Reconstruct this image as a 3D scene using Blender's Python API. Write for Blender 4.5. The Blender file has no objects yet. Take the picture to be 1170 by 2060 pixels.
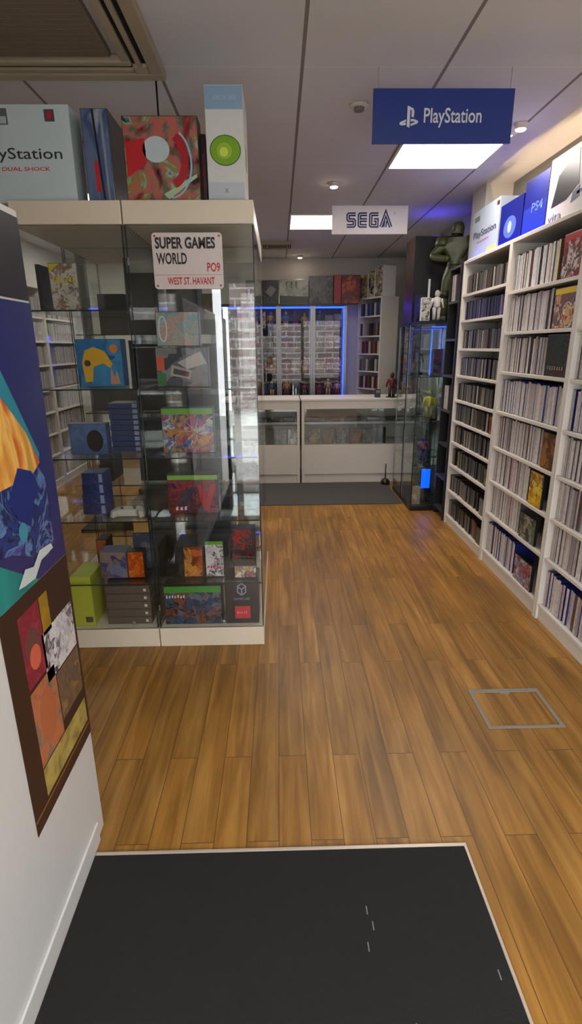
import bpy, math, random
from mathutils import Vector, Matrix
random.seed(7)
C = bpy.context.scene.collection
SC = bpy.context.scene
R = math.radians
CEIL = 2.54

# ------------------------------------------------------------------ materials
def lin(c):
    return tuple(((v/255)/12.92 if v/255 <= .04045 else ((v/255+.055)/1.055)**2.4) for v in c)+(1,)
_m = {}
def M(name, rgb, rough=.5, metal=0, emit=0, coat=0, var=0.0, scale=30, bump=0.0):
    if name in _m: return _m[name]
    m = bpy.data.materials.new(name); m.use_nodes = True
    nt = m.node_tree; b = nt.nodes['Principled BSDF']
    col = lin(rgb)
    b.inputs['Base Color'].default_value = col
    b.inputs['Roughness'].default_value = rough
    b.inputs['Metallic'].default_value = metal
    b.inputs['Coat Weight'].default_value = coat
    if emit:
        b.inputs['Emission Color'].default_value = col
        b.inputs['Emission Strength'].default_value = emit
    tc = nt.nodes.new('ShaderNodeTexCoord')
    nz = nt.nodes.new('ShaderNodeTexNoise'); nz.inputs['Scale'].default_value = scale; nz.inputs['Detail'].default_value = 3
    nt.links.new(tc.outputs['Object'], nz.inputs['Vector'])
    v = var or .06
    mr = nt.nodes.new('ShaderNodeMapRange'); mr.inputs['To Min'].default_value = 1-v; mr.inputs['To Max'].default_value = 1+v
    nt.links.new(nz.outputs['Fac'], mr.inputs['Value'])
    hs = nt.nodes.new('ShaderNodeHueSaturation'); hs.inputs['Color'].default_value = col
    nt.links.new(mr.outputs['Result'], hs.inputs['Value'])
    nt.links.new(hs.outputs['Color'], b.inputs['Base Color'])
    if bump:
        bp = nt.nodes.new('ShaderNodeBump'); bp.inputs['Strength'].default_value = bump; bp.inputs['Distance'].default_value = .002
        nt.links.new(nz.outputs['Fac'], bp.inputs['Height']); nt.links.new(bp.outputs['Normal'], b.inputs['Normal'])
    _m[name] = m
    return m

def art(name, cols, scale=14, distort=.12, seed=0, rough=.3, stretch=(1, 1, 1)):
    """printed artwork: warped patches of a palette"""
    if name in _m: return _m[name]
    m = bpy.data.materials.new(name); m.use_nodes = True
    nt = m.node_tree; N = nt.nodes; L = nt.links; b = N['Principled BSDF']
    tc = N.new('ShaderNodeTexCoord'); mp = N.new('ShaderNodeMapping')
    mp.inputs['Location'].default_value = (seed*1.7, seed*.9, seed*2.3)
    mp.inputs['Scale'].default_value = stretch
    L.new(tc.outputs['Object'], mp.inputs['Vector'])
    nz = N.new('ShaderNodeTexNoise'); nz.inputs['Scale'].default_value = scale*.9; nz.inputs['Detail'].default_value = 2
    L.new(mp.outputs[0], nz.inputs['Vector'])
    sub = N.new('ShaderNodeVectorMath'); sub.operation = 'SUBTRACT'; sub.inputs[1].default_value = (.5, .5, .5)
    L.new(nz.outputs['Color'], sub.inputs[0])
    sc = N.new('ShaderNodeVectorMath'); sc.operation = 'SCALE'; sc.inputs['Scale'].default_value = distort
    L.new(sub.outputs[0], sc.inputs[0])
    ad = N.new('ShaderNodeVectorMath'); ad.operation = 'ADD'
    L.new(mp.outputs[0], ad.inputs[0]); L.new(sc.outputs[0], ad.inputs[1])
    vo = N.new('ShaderNodeTexVoronoi'); vo.inputs['Scale'].default_value = scale
    L.new(ad.outputs[0], vo.inputs['Vector'])
    sp = N.new('ShaderNodeSeparateColor'); L.new(vo.outputs['Color'], sp.inputs[0])
    v2 = N.new('ShaderNodeTexVoronoi'); v2.inputs['Scale'].default_value = scale*3.2; L.new(ad.outputs[0], v2.inputs['Vector'])
    s2 = N.new('ShaderNodeSeparateColor'); L.new(v2.outputs['Color'], s2.inputs[0])
    mw = N.new('ShaderNodeMix'); mw.data_type = 'FLOAT'; mw.inputs['Factor'].default_value = .27
    L.new(sp.outputs[0], mw.inputs['A']); L.new(s2.outputs[0], mw.inputs['B'])
    rp = N.new('ShaderNodeValToRGB'); rp.color_ramp.interpolation = 'EASE'
    el = rp.color_ramp.elements
    while len(el) < len(cols): el.new(.5)
    for i, c in enumerate(cols):
        el[i].position = .15+.7*i/len(cols); el[i].color = lin(c)
    L.new(mw.outputs[0], rp.inputs['Fac'])
    n2 = N.new('ShaderNodeTexNoise'); n2.inputs['Scale'].default_value = scale*5; n2.inputs['Detail'].default_value = 3
    L.new(mp.outputs[0], n2.inputs['Vector'])
    mr = N.new('ShaderNodeMapRange'); mr.inputs['To Min'].default_value = .68; mr.inputs['To Max'].default_value = 1.3
    L.new(n2.outputs['Fac'], mr.inputs['Value'])
    hs = N.new('ShaderNodeHueSaturation'); L.new(rp.outputs['Color'], hs.inputs['Color']); L.new(mr.outputs[0], hs.inputs['Value'])
    L.new(hs.outputs[0], b.inputs['Base Color']); b.inputs['Roughness'].default_value = rough
    _m[name] = m
    return m

def paint(name, cols, scale=4, warp=2.5, seed=0, stretch=(1, 1, 1), rough=.3):
    """painterly print: streaky blended colours"""
    if name in _m: return _m[name]
    m = bpy.data.materials.new(name); m.use_nodes = True
    nt = m.node_tree; N = nt.nodes; L = nt.links; b = N['Principled BSDF']
    tc = N.new('ShaderNodeTexCoord'); mp = N.new('ShaderNodeMapping')
    mp.inputs['Location'].default_value = (seed*1.3, seed*2.1, seed*.7); mp.inputs['Scale'].default_value = stretch
    L.new(tc.outputs['Object'], mp.inputs['Vector'])
    nz = N.new('ShaderNodeTexNoise'); nz.inputs['Scale'].default_value = scale; nz.inputs['Detail'].default_value = 4; nz.inputs['Distortion'].default_value = warp
    L.new(mp.outputs[0], nz.inputs['Vector'])
    rp = N.new('ShaderNodeValToRGB'); rp.color_ramp.interpolation = 'LINEAR'; el = rp.color_ramp.elements
    while len(el) < len(cols): el.new(.5)
    for i, c in enumerate(cols): el[i].position = .3+.4*i/(len(cols)-1); el[i].color = lin(c)
    L.new(nz.outputs['Fac'], rp.inputs['Fac']); L.new(rp.outputs[0], b.inputs['Base Color']); b.inputs['Roughness'].default_value = rough
    _m[name] = m
    return m

def spine_mat(name, cols, rough=.35):
    """case spines: each case takes one of the colours (object random), with a printed title block"""
    m = bpy.data.materials.new(name); m.use_nodes = True
    nt = m.node_tree; N = nt.nodes; L = nt.links; b = N['Principled BSDF']
    oi = N.new('ShaderNodeObjectInfo'); rp = N.new('ShaderNodeValToRGB'); rp.color_ramp.interpolation = 'CONSTANT'
    el = rp.color_ramp.elements
    while len(el) < len(cols): el.new(.5)
    for i, (p, c) in enumerate(cols): el[i].position = p; el[i].color = lin(c)
    L.new(oi.outputs['Random'], rp.inputs['Fac'])
    tc = N.new('ShaderNodeTexCoord'); mp = N.new('ShaderNodeMapping'); mp.inputs['Scale'].default_value = (20, 120, 45)
    L.new(tc.outputs['Object'], mp.inputs['Vector'])
    cb = N.new('ShaderNodeCombineXYZ'); 
    mu = N.new('ShaderNodeMath'); mu.operation = 'MULTIPLY'; mu.inputs[1].default_value = 91
    L.new(oi.outputs['Random'], mu.inputs[0]); L.new(mu.outputs[0], cb.inputs[2]); L.new(mu.outputs[0], cb.inputs[0])
    L.new(cb.outputs[0], mp.inputs['Location'])
    nz = N.new('ShaderNodeTexNoise'); nz.inputs['Scale'].default_value = 1; nz.inputs['Detail'].default_value = 2
    L.new(mp.outputs[0], nz.inputs['Vector'])
    r2 = N.new('ShaderNodeValToRGB'); r2.color_ramp.interpolation = 'LINEAR'
    r2.color_ramp.elements[0].position = .52; r2.color_ramp.elements[0].color = (1, 1, 1, 1)
    r2.color_ramp.elements[1].position = .62; r2.color_ramp.elements[1].color = (.25, .22, .22, 1)
    L.new(nz.outputs['Fac'], r2.inputs['Fac'])
    mx = N.new('ShaderNodeMix'); mx.data_type = 'RGBA'; mx.blend_type = 'MULTIPLY'; mx.inputs['Factor'].default_value = .35
    L.new(rp.outputs[0], mx.inputs['A']); L.new(r2.outputs[0], mx.inputs['B'])
    L.new(mx.outputs['Result'], b.inputs['Base Color']); b.inputs['Roughness'].default_value = rough
    return m

def glass(name, tint=(.94, .97, .96), ior=1.5):
    if name in _m: return _m[name]
    m = bpy.data.materials.new(name); m.use_nodes = True
    nt = m.node_tree; N = nt.nodes; L = nt.links; N.remove(N['Principled BSDF'])
    out = N['Material Output']
    t = N.new('ShaderNodeBsdfTransparent'); t.inputs[0].default_value = (*tint, 1)
    g = N.new('ShaderNodeBsdfGlossy'); g.inputs['Roughness'].default_value = .01
    g.inputs['Color'].default_value = (1, 1, 1, 1)
    fr = N.new('ShaderNodeFresnel'); ge = N.new('ShaderNodeNewGeometry'); mr = N.new('ShaderNodeMapRange')
    mr.inputs['To Min'].default_value = ior; mr.inputs['To Max'].default_value = 1/ior
    L.new(ge.outputs['Backfacing'], mr.inputs['Value']); L.new(mr.outputs[0], fr.inputs['IOR'])   # same reflectance on both faces of a pane
    mx = N.new('ShaderNodeMixShader'); L.new(fr.outputs[0], mx.inputs[0]); L.new(t.outputs[0], mx.inputs[1]); L.new(g.outputs[0], mx.inputs[2])
    L.new(mx.outputs[0], out.inputs[0]); _m[name] = m
    return m

WHITE = M('white_laminate', (214, 208, 198), .38, var=.03)
CREAM = M('cream_laminate', (222, 212, 190), .4, var=.03)
BLACK = M('black_laminate', (16, 14, 16), .45)
GLASS = glass('clear_glass'); GEDGE = M('glass_edge', (28, 44, 42), .2)
CGLASS = glass('cabinet_glass', (.965, .98, .975))
ALU = M('brushed_aluminium', (150, 152, 156), .35, .7)
DARK = M('dark_plastic', (18, 18, 22), .35)
GREYP = M('grey_plastic', (120, 118, 116), .5)
PAPER = M('white_print', (222, 222, 222), .4)
RED = M('red_print', (190, 30, 38), .4)
BLUEL = M('blue_led', (16, 48, 255), .5, emit=5)
LEDP = M('panel_light', (255, 246, 236), .5, emit=7.5)

# ------------------------------------------------------------------ mesh helpers
def mesh_of(name, boxes):
    v = []; f = []
    for b in boxes:
        x0, x1, y0, y1, z0, z1 = b; n = len(v)
        v += [(x0, y0, z0), (x1, y0, z0), (x1, y1, z0), (x0, y1, z0), (x0, y0, z1), (x1, y0, z1), (x1, y1, z1), (x0, y1, z1)]
        f += [[n+i for i in q] for q in ((0, 3, 2, 1), (4, 5, 6, 7), (0, 1, 5, 4), (1, 2, 6, 5), (2, 3, 7, 6), (3, 0, 4, 7))]
    me = bpy.data.meshes.new(name); me.from_pydata(v, [], f); return me
def link(name, me, mat, parent=None, bevel=0, smooth=False):
    o = bpy.data.objects.new(name, me); C.objects.link(o)
    for m in (mat if isinstance(mat, (list, tuple)) else [mat]): me.materials.append(m)
    if parent: o.parent = parent
    if bevel:
        b = o.modifiers.new('b', 'BEVEL'); b.width = bevel; b.segments = 2; b.limit_method = 'ANGLE'
    if smooth:
        for p in me.polygons: p.use_smooth = True
    return o
def box(name, b, mat, parent=None, bevel=0):
    return link(name, mesh_of(name, b if isinstance(b, list) else [b]), mat, parent, bevel)
def gpane(name, b, parent=None, gm=None):
    me = mesh_of(name, [b]); o = link(name, me, [gm or GLASS, GEDGE], parent)
    ar = sorted((p.area, p.index) for p in me.polygons)
    for a, i in ar[:4]: me.polygons[i].material_index = 1
    return o
def props(o, label, cat, group=None):
    o['label'] = label; o['category'] = cat
    if group: o['group'] = group
    return o
def struct(name, b, mat, bevel=0):
    o = box(name, b, mat, None, bevel); o['kind'] = 'structure'; return o
def thing(name, label, cat, loc=(0, 0, 0), rz=0, group=None):
    o = bpy.data.objects.new(name, None); C.objects.link(o); o.empty_display_size = .05
    o.location = loc; o.rotation_euler = (0, 0, R(rz)); return props(o, label, cat, group)
def poly(name, pts, mat, parent, y, t=.0012):
    """flat printed shape in the local x-z plane facing -y, its back at y"""
    n = len(pts); v = [(p[0], y-t, p[1]) for p in pts]+[(p[0], y, p[1]) for p in pts]
    f = [list(range(n))]+[[i, i+n, (i+1) % n+n, (i+1) % n] for i in range(n)]
    me = bpy.data.meshes.new(name); me.from_pydata(v, [], f)
    o = link(name, me, mat, parent)
    return o
def circ(cx, cz, rx, rz_=None, n=28, a0=0, a1=360):
    rz_ = rz_ or rx
    return [(cx+rx*math.cos(R(a0+(a1-a0)*i/n)), cz+rz_*math.sin(R(a0+(a1-a0)*i/n))) for i in range(n)]
def rrect(x0, x1, z0, z1, r, n=5):
    p = []
    for cx, cz, a in ((x1-r, z1-r, 0), (x0+r, z1-r, 90), (x0+r, z0+r, 180), (x1-r, z0+r, 270)):
        p += [(cx+r*math.cos(R(a+90*i/n)), cz+r*math.sin(R(a+90*i/n))) for i in range(n+1)]
    return p
def text(name, s, parent, mat, x0, x1, z0, z1, y, bold=0, rot=0, keep=False):
    cu = bpy.data.curves.new(name, 'FONT'); cu.body = s; cu.extrude = .0; cu.offset = bold; cu.resolution_u = 3
    t = bpy.data.objects.new(name, cu); C.objects.link(t)
    bpy.context.view_layer.update()
    me = bpy.data.meshes.new_from_object(t.evaluated_get(bpy.context.evaluated_depsgraph_get()))
    bpy.data.objects.remove(t)
    if rot:
        for q in me.vertices:
            a = q.co.copy(); q.co = Vector((-a.y, a.x, 0)) if rot > 0 else Vector((a.y, -a.x, 0))
    xs = [q.co.x for q in me.vertices]; ys = [q.co.y for q in me.vertices]
    ax, bx_, ay, by = min(xs), max(xs), min(ys), max(ys)
    for q in me.vertices:
        q.co = Vector((x0+(q.co.x-ax)/(bx_-ax)*(x1-x0), y-.0015, z0+(q.co.y-ay)/(by-ay)*(z1-z0)))
    me.name = name
    return link(name, me, mat, parent)
def script_marks(name, n, parent, mat, x0, x1, z0, z1, y):
    """illegible title: a row of uneven upright strokes"""
    rr = random.Random(n*31+int(abs(x0)*1e4)); v = []; f = []; w = (x1-x0)/n
    for i in range(n):
        a = x0+i*w; b = a+w*rr.uniform(.5, .8); lo = z0+(z1-z0)*rr.uniform(0, .25); hi = z1-(z1-z0)*rr.uniform(0, .25); m = (lo+hi)/2
        k = len(v); v += [(a, y-.0015, lo), (b, y-.0015, lo+.001), (b-w*.15, y-.0015, m), (b, y-.0015, hi), (a+w*.1, y-.0015, hi-.001)]; f.append([k, k+1, k+2, k+3, k+4])
    me = bpy.data.meshes.new(name); me.from_pydata(v, [], f); return link(name, me, mat, parent)
def ribbon(paths, w):
    """flat strokes with mitred corners -> list of quads in x-z"""
    out = []
    for p in paths:
        p = [Vector(q) for q in p]; L_ = []; R_ = []
        for i, q in enumerate(p):
            d0 = (q-p[i-1]).normalized() if i else (p[1]-q).normalized()
            d1 = (p[i+1]-q).normalized() if i < len(p)-1 else d0
            n0 = Vector((-d0.y, d0.x)); n1 = Vector((-d1.y, d1.x)); b = (n0+n1).normalized()
            k = w/2/max(.4, b.dot(n0)); L_.append(q+b*k); R_.append(q-b*k)
        for i in range(len(p)-1): out.append((L_[i], L_[i+1], R_[i+1], R_[i]))
    return out
def quads(name, qs, mat, parent, y):
    v = []; f = []
    for q in qs:
        n = len(v); v += [(a[0], y, a[1]) for a in q]; f.append([n, n+1, n+2, n+3])
    me = bpy.data.meshes.new(name); me.from_pydata(v, [], f); return link(name, me, mat, parent)
def lathe(name, prof, mat, parent=None, n=20, loc=(0, 0, 0)):
    v = []; f = []
    for r, z in prof:
        v += [(loc[0]+r*math.cos(2*math.pi*i/n), loc[1]+r*math.sin(2*math.pi*i/n), loc[2]+z) for i in range(n)]
    for j in range(len(prof)-1):
        for i in range(n): f.append([j*n+i, j*n+(i+1) % n, (j+1)*n+(i+1) % n, (j+1)*n+i])
    f.append(list(range(n))[::-1]); f.append([(len(prof)-1)*n+i for i in range(n)])
    me = bpy.data.meshes.new(name); me.from_pydata(v, [], f)
    return link(name, me, mat, parent, smooth=True)

# ------------------------------------------------------------------ the room
def wood():
    m = bpy.data.materials.new('oak_laminate'); m.use_nodes = True
    nt = m.node_tree; N = nt.nodes; L = nt.links; b = N['Principled BSDF']
    tc = N.new('ShaderNodeTexCoord'); mp = N.new('ShaderNodeMapping')
    mp.inputs['Rotation'].default_value = (0, 0, R(90)); mp.inputs['Location'].default_value = (.3, .02, 0)
    L.new(tc.outputs['Object'], mp.inputs['Vector'])
    br = N.new('ShaderNodeTexBrick'); br.inputs['Scale'].default_value = 1
    br.inputs['Brick Width'].default_value = .95; br.inputs['Row Height'].default_value = .0985
    br.inputs['Mortar Size'].default_value = .0012; br.inputs['Mortar Smooth'].default_value = .3
    br.offset = .37; br.offset_frequency = 2
    br.inputs['Color1'].default_value = (0, 0, 0, 1); br.inputs['Color2'].default_value = (1, 1, 1, 1); br.inputs['Mortar'].default_value = (.5, .5, .5, 1)
    L.new(mp.outputs[0], br.inputs['Vector'])
    m2 = N.new('ShaderNodeMapping'); m2.inputs['Scale'].default_value = (26, 1.6, 1)
    L.new(tc.outputs['Object'], m2.inputs['Vector'])
    va = N.new('ShaderNodeVectorMath'); va.operation = 'ADD'
    vs = N.new('ShaderNodeVectorMath'); vs.operation = 'SCALE'; vs.inputs['Scale'].default_value = 9
    L.new(br.outputs['Color'], vs.inputs[0]); L.new(m2.outputs[0], va.inputs[0]); L.new(vs.outputs[0], va.inputs[1])
    nz = N.new('ShaderNodeTexNoise'); nz.inputs['Scale'].default_value = 1; nz.inputs['Detail'].default_value = 5; nz.inputs['Distortion'].default_value = .8
    L.new(va.outputs[0], nz.inputs['Vector'])
    rp = N.new('ShaderNodeValToRGB'); el = rp.color_ramp.elements
    el[0].position = .3; el[0].color = lin((126, 88, 38)); el[1].position = .72; el[1].color = lin((178, 134, 72))
    e = el.new(.5); e.color = lin((154, 110, 52))
    L.new(nz.outputs['Fac'], rp.inputs['Fac'])
    # broad knots and darker streaks
    m3 = N.new('ShaderNodeMapping'); m3.inputs['Scale'].default_value = (7, 2.2, 1); L.new(tc.outputs['Object'], m3.inputs['Vector'])
    n3 = N.new('ShaderNodeTexNoise'); n3.inputs['Scale'].default_value = 1; n3.inputs['Detail'].default_value = 3; L.new(m3.outputs[0], n3.inputs['Vector'])
    mr3 = N.new('ShaderNodeMapRange'); mr3.inputs['From Min'].default_value = .3; mr3.inputs['From Max'].default_value = .6
    mr3.inputs['To Min'].default_value = .72; mr3.inputs['To Max'].default_value = 1.06; L.new(n3.outputs['Fac'], mr3.inputs['Value'])
    mr = N.new('ShaderNodeMapRange'); mr.inputs['To Min'].default_value = .76; mr.inputs['To Max'].default_value = 1.0
    sp = N.new('ShaderNodeSeparateColor'); L.new(br.outputs['Color'], sp.inputs[0]); L.new(sp.outputs[0], mr.inputs['Value'])
    mu = N.new('ShaderNodeMath'); mu.operation = 'MULTIPLY'; L.new(mr.outputs[0], mu.inputs[0]); L.new(mr3.outputs[0], mu.inputs[1])
    hs = N.new('ShaderNodeHueSaturation'); hs.inputs['Saturation'].default_value = 1.04
    L.new(rp.outputs[0], hs.inputs['Color']); L.new(mu.outputs[0], hs.inputs['Value'])
    mx = N.new('ShaderNodeMix'); mx.data_type = 'RGBA'; L.new(br.outputs['Fac'], mx.inputs['Factor'])
    L.new(hs.outputs[0], mx.inputs['A']); mx.inputs['B'].default_value = lin((70, 42, 18))
    L.new(mx.outputs['Result'], b.inputs['Base Color'])
    b.inputs['Roughness'].default_value = .42
    bp = N.new('ShaderNodeBump'); bp.inputs['Strength'].default_value = .12; bp.inputs['Distance'].default_value = .003
    L.new(nz.outputs['Fac'], bp.inputs['Height']); L.new(bp.outputs['Normal'], b.inputs['Normal'])
    return m
def ceiling_mat():
    m = bpy.data.materials.new('ceiling_board'); m.use_nodes = True
    nt = m.node_tree; N = nt.nodes; L = nt.links; b = N['Principled BSDF']
    tc = N.new('ShaderNodeTexCoord'); sx = N.new('ShaderNodeSeparateXYZ'); L.new(tc.outputs['Object'], sx.inputs[0])
    def line(axis, off, pitch, half):
        a = N.new('ShaderNodeMath'); a.operation = 'SUBTRACT'; a.inputs[1].default_value = off-pitch/2; L.new(sx.outputs[axis], a.inputs[0])
        p = N.new('ShaderNodeMath'); p.operation = 'FLOORED_MODULO'; p.inputs[1].default_value = pitch; L.new(a.outputs[0], p.inputs[0])
        s = N.new('ShaderNodeMath'); s.operation = 'SUBTRACT'; s.inputs[1].default_value = pitch/2; L.new(p.outputs[0], s.inputs[0])
        ab = N.new('ShaderNodeMath'); ab.operation = 'ABSOLUTE'; L.new(s.outputs[0], ab.inputs[0])
        c = N.new('ShaderNodeMath'); c.operation = 'LESS_THAN'; c.inputs[1].default_value = half; L.new(ab.outputs[0], c.inputs[0])
        return c
    l1 = line(0, .115, .6, .0075); l2 = line(1, 2.66, 1.2, .004)
    nz = N.new('ShaderNodeTexNoise'); nz.inputs['Scale'].default_value = 2.2; L.new(tc.outputs['Object'], nz.inputs['Vector'])
    rp = N.new('ShaderNodeValToRGB'); rp.color_ramp.elements[0].color = lin((204, 204, 208)); rp.color_ramp.elements[1].color = lin((218, 218, 222))
    L.new(nz.outputs['Fac'], rp.inputs[0])
    mx = N.new('ShaderNodeMix'); mx.data_type = 'RGBA'; L.new(l2.outputs[0], mx.inputs['Factor']); L.new(rp.outputs[0], mx.inputs['A']); mx.inputs['B'].default_value = lin((222, 222, 226))
    m2 = N.new('ShaderNodeMix'); m2.data_type = 'RGBA'; L.new(l1.outputs[0], m2.inputs['Factor']); L.new(mx.outputs['Result'], m2.inputs['A']); m2.inputs['B'].default_value = lin((130, 124, 120))
    L.new(m2.outputs['Result'], b.inputs['Base Color']); b.inputs['Roughness'].default_value = .9
    return m
def brickwork():
    m = bpy.data.materials.new('street_brick'); m.use_nodes = True
    nt = m.node_tree; N = nt.nodes; L = nt.links; b = N['Principled BSDF']
    tc = N.new('ShaderNodeTexCoord'); mp = N.new('ShaderNodeMapping'); mp.inputs['Rotation'].default_value = (R(90), 0, 0)
    L.new(tc.outputs['Object'], mp.inputs[0])
    br = N.new('ShaderNodeTexBrick'); br.inputs['Scale'].default_value = 1; br.inputs['Brick Width'].default_value = .6; br.inputs['Row Height'].default_value = .2
    br.inputs['Mortar Size'].default_value = .02
    br.inputs['Color1'].default_value = lin((138, 124, 120)); br.inputs['Color2'].default_value = lin((104, 84, 80)); br.inputs['Mortar'].default_value = lin((176, 172, 170))
    L.new(mp.outputs[0], br.inputs['Vector']); L.new(br.outputs['Color'], b.inputs['Base Color'])
    return m

struct('floor', (-3.2, 1.9, -1.1, 7.9, -.1, 0), wood())
struct('ceiling', (-3.2, 1.9, -1.1, 7.9, CEIL, CEIL+.1), ceiling_mat())
WALL = M('painted_wall', (206, 202, 196), .85, var=.04, scale=4, bump=.1)
WALLR = M('grey_green_wall', (150, 150, 142), .85, var=.04, scale=4)
struct('wall_right', (1.70, 1.9, -1.1, 7.9, 0, CEIL), WALLR)
struct('wall_pier', (1.505, 1.70, 4.305, 4.585, 0, CEIL), WALL)
struct('wall_back', (-3.2, 1.7, 7.68, 7.9, 0, CEIL), WALL)
struct('wall_left', (-3.2, -2.68, -1.1, 7.68, 0, CEIL), WALL)
struct('wall_front', [(-2.68, -.675, -1.1, -1.0, 0, CEIL), (-.675, .62, -1.1, -1.0, 2.1, CEIL), (.62, 1.7, -1.1, -1.0, 0, .6), (.62, 1.7, -1.1, -1.0, 2.1, CEIL), (.62, .7, -1.1, -1.0, .6, 2.1)], WALL)
# shop front: open doorway seen in cabinet glass; sidelight added for its bright strip
struct('trim_1', [(-.675, -.665, -1.09, -1.0, 0, 2.1), (-.57, -.49, -1.09, -1.0, 0, 2.1), (-.675, .62, -1.09, -1.0, 2.04, 2.1)], M('dark_door_frame', (60, 62, 66), .4), .002)
struct('floor_pavement', (-6, 6, -7.2, -1.1, -.12, -.02), M('pavement', (186, 184, 180), .8, scale=3, var=.15))
struct('wall_street', (-1.14, 6, -7.4, -7.2, -.1, 3.4), brickwork())  # stops short so the added sidelight reflects open sky
# entrance screen on the near left that carries the posters
SCR = M('screen_panel', (206, 205, 202), .45, var=.02)
struct('wall_entrance', (-.615, -.57, -.40, 1.325, 0, 1.72), SCR, .003)
struct('baseboard_entrance', (-.57, -.562, -.40, 1.27, 0, .07), SCR, .003)

# entrance mat, flush with an aluminium edge
t = thing('entrance_mat', 'large black ribbed entrance mat in the foreground with pale metal edging', 'mat', (0, 0, 0))
def mat_m():
    m = M('black_matting', (17, 16, 15), .9, var=.25, scale=420, bump=.6); return m
box('mat_surface', (-.56, .53, -1.0, 1.212, .0005, .006), mat_m(), t, .001)
box('edge_strip', [(-.56, .538, 1.212, 1.222, .0005, .008), (.53, .538, -1.0, 1.212, .0005, .008)], M('strip', (190, 176, 160), .35, .3), t, .001)
lint = [(.21, 1.02), (.22, .98), (.20, .93), (.50, .86), (.28, .76)]
for i, (x, y) in enumerate(lint):
    box('lint_speck', (x, x+.003, y, y+.022, .006, .0068), GREYP, t)
t = thing('floor_box', 'square grey metal floor socket frame set in the wood floor', 'floor box', (.948, 1.842, 0))
FB = M('floor_box_metal', (132, 124, 112), .5)
box('lid_frame', [(-.152, .152, .101, .124, .0005, .004), (-.152, .152, -.124, -.109, .0005, .004), (-.152, -.136, -.109, .101, .0005, .004), (.136, .152, -.109, .101, .0005, .004)], FB, t, .001)
box('finger_pull', (-.02, .02, .09, .105, .0005, .003), FB, t, .001)
props(box('carpet', (-.9, 1.15, 4.83, 5.678, .0005, .006), M('charcoal_carpet', (70, 66, 64), .95, var=.2, scale=500, bump=.5)), 'charcoal carpet strip on the floor before the counters', 'carpet')

# ------------------------------------------------------------------ ceiling fittings
def panel(x, y, lab):
    t = thing('ceiling_panel_light', lab, 'ceiling light', (x, y, CEIL-.012), 0, None)
    box('frame', [(-.3, .3, -.3, -.285, 0, .0115), (-.3, .3, .285, .3, 0, .0115), (-.3, -.285, -.285, .285, 0, .0115), (.285, .3, -.285, .285, 0, .0115)], WHITE, t)
    box('diffuser', (-.285, .285, -.285, .285, .003, .0115), LEDP, t)
panel(1.015, 3.66, 'square lit ceiling panel below the dark blue hanging sign')
panel(.415, 5.52, 'square lit ceiling panel beside the white hanging sign')
panel(-1.685, 4.6, 'square lit ceiling panel over the left aisle')
panel(-1.685, 6.4, 'square lit ceiling panel at the far end of the left aisle')
panel(.415, .3, 'added unseen ceiling panel lighting the entrance mat')  # out-of-view panel added to light the entrance end
SPOTE = M('spot_lens', (255, 232, 205), .5, emit=25)
def spot(x, y, lab):
    t = thing('ceiling_spotlight', lab, 'spotlight', (x, y, CEIL-.0005))
    lathe('housing', [(.028, -.026), (.030, -.012), (.036, -.004), (.036, 0)], WHITE, t)
    lathe('lens', [(.001, -.034), (.024, -.031), (.027, -.0262)], SPOTE, t)
    l = bpy.data.lights.new('spot_lamp', 'SPOT'); l.energy = 9; l.color = (1, .86, .7); l.spot_size = R(100); l.spot_blend = .6; l.shadow_soft_size = .03
    lo = bpy.data.objects.new('spot_lamp', l); C.objects.link(lo); lo.location = (x, y, CEIL-.05)
    return lo
spot(.41, 4.30, 'small glowing ceiling spotlight in front of the white hanging sign')
spot(1.29, 3.25, 'small glowing ceiling spotlight at the edge of the dark blue hanging sign')
sp = spot(.29, 7.45, 'small glowing ceiling spotlight washing the far wall'); sp.data.energy = 14
t = thing('smoke_detector', 'small white round smoke detector on the ceiling beside the dark blue sign', 'smoke detector', (.404, 3.02, CEIL-.0005))
lathe('base', [(.038, -.014), (.044, -.006), (.044, 0)], WHITE, t)
lathe('sensor', [(.01, -.03), (.024, -.026), (.026, -.0145)], GREYP, t)
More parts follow.
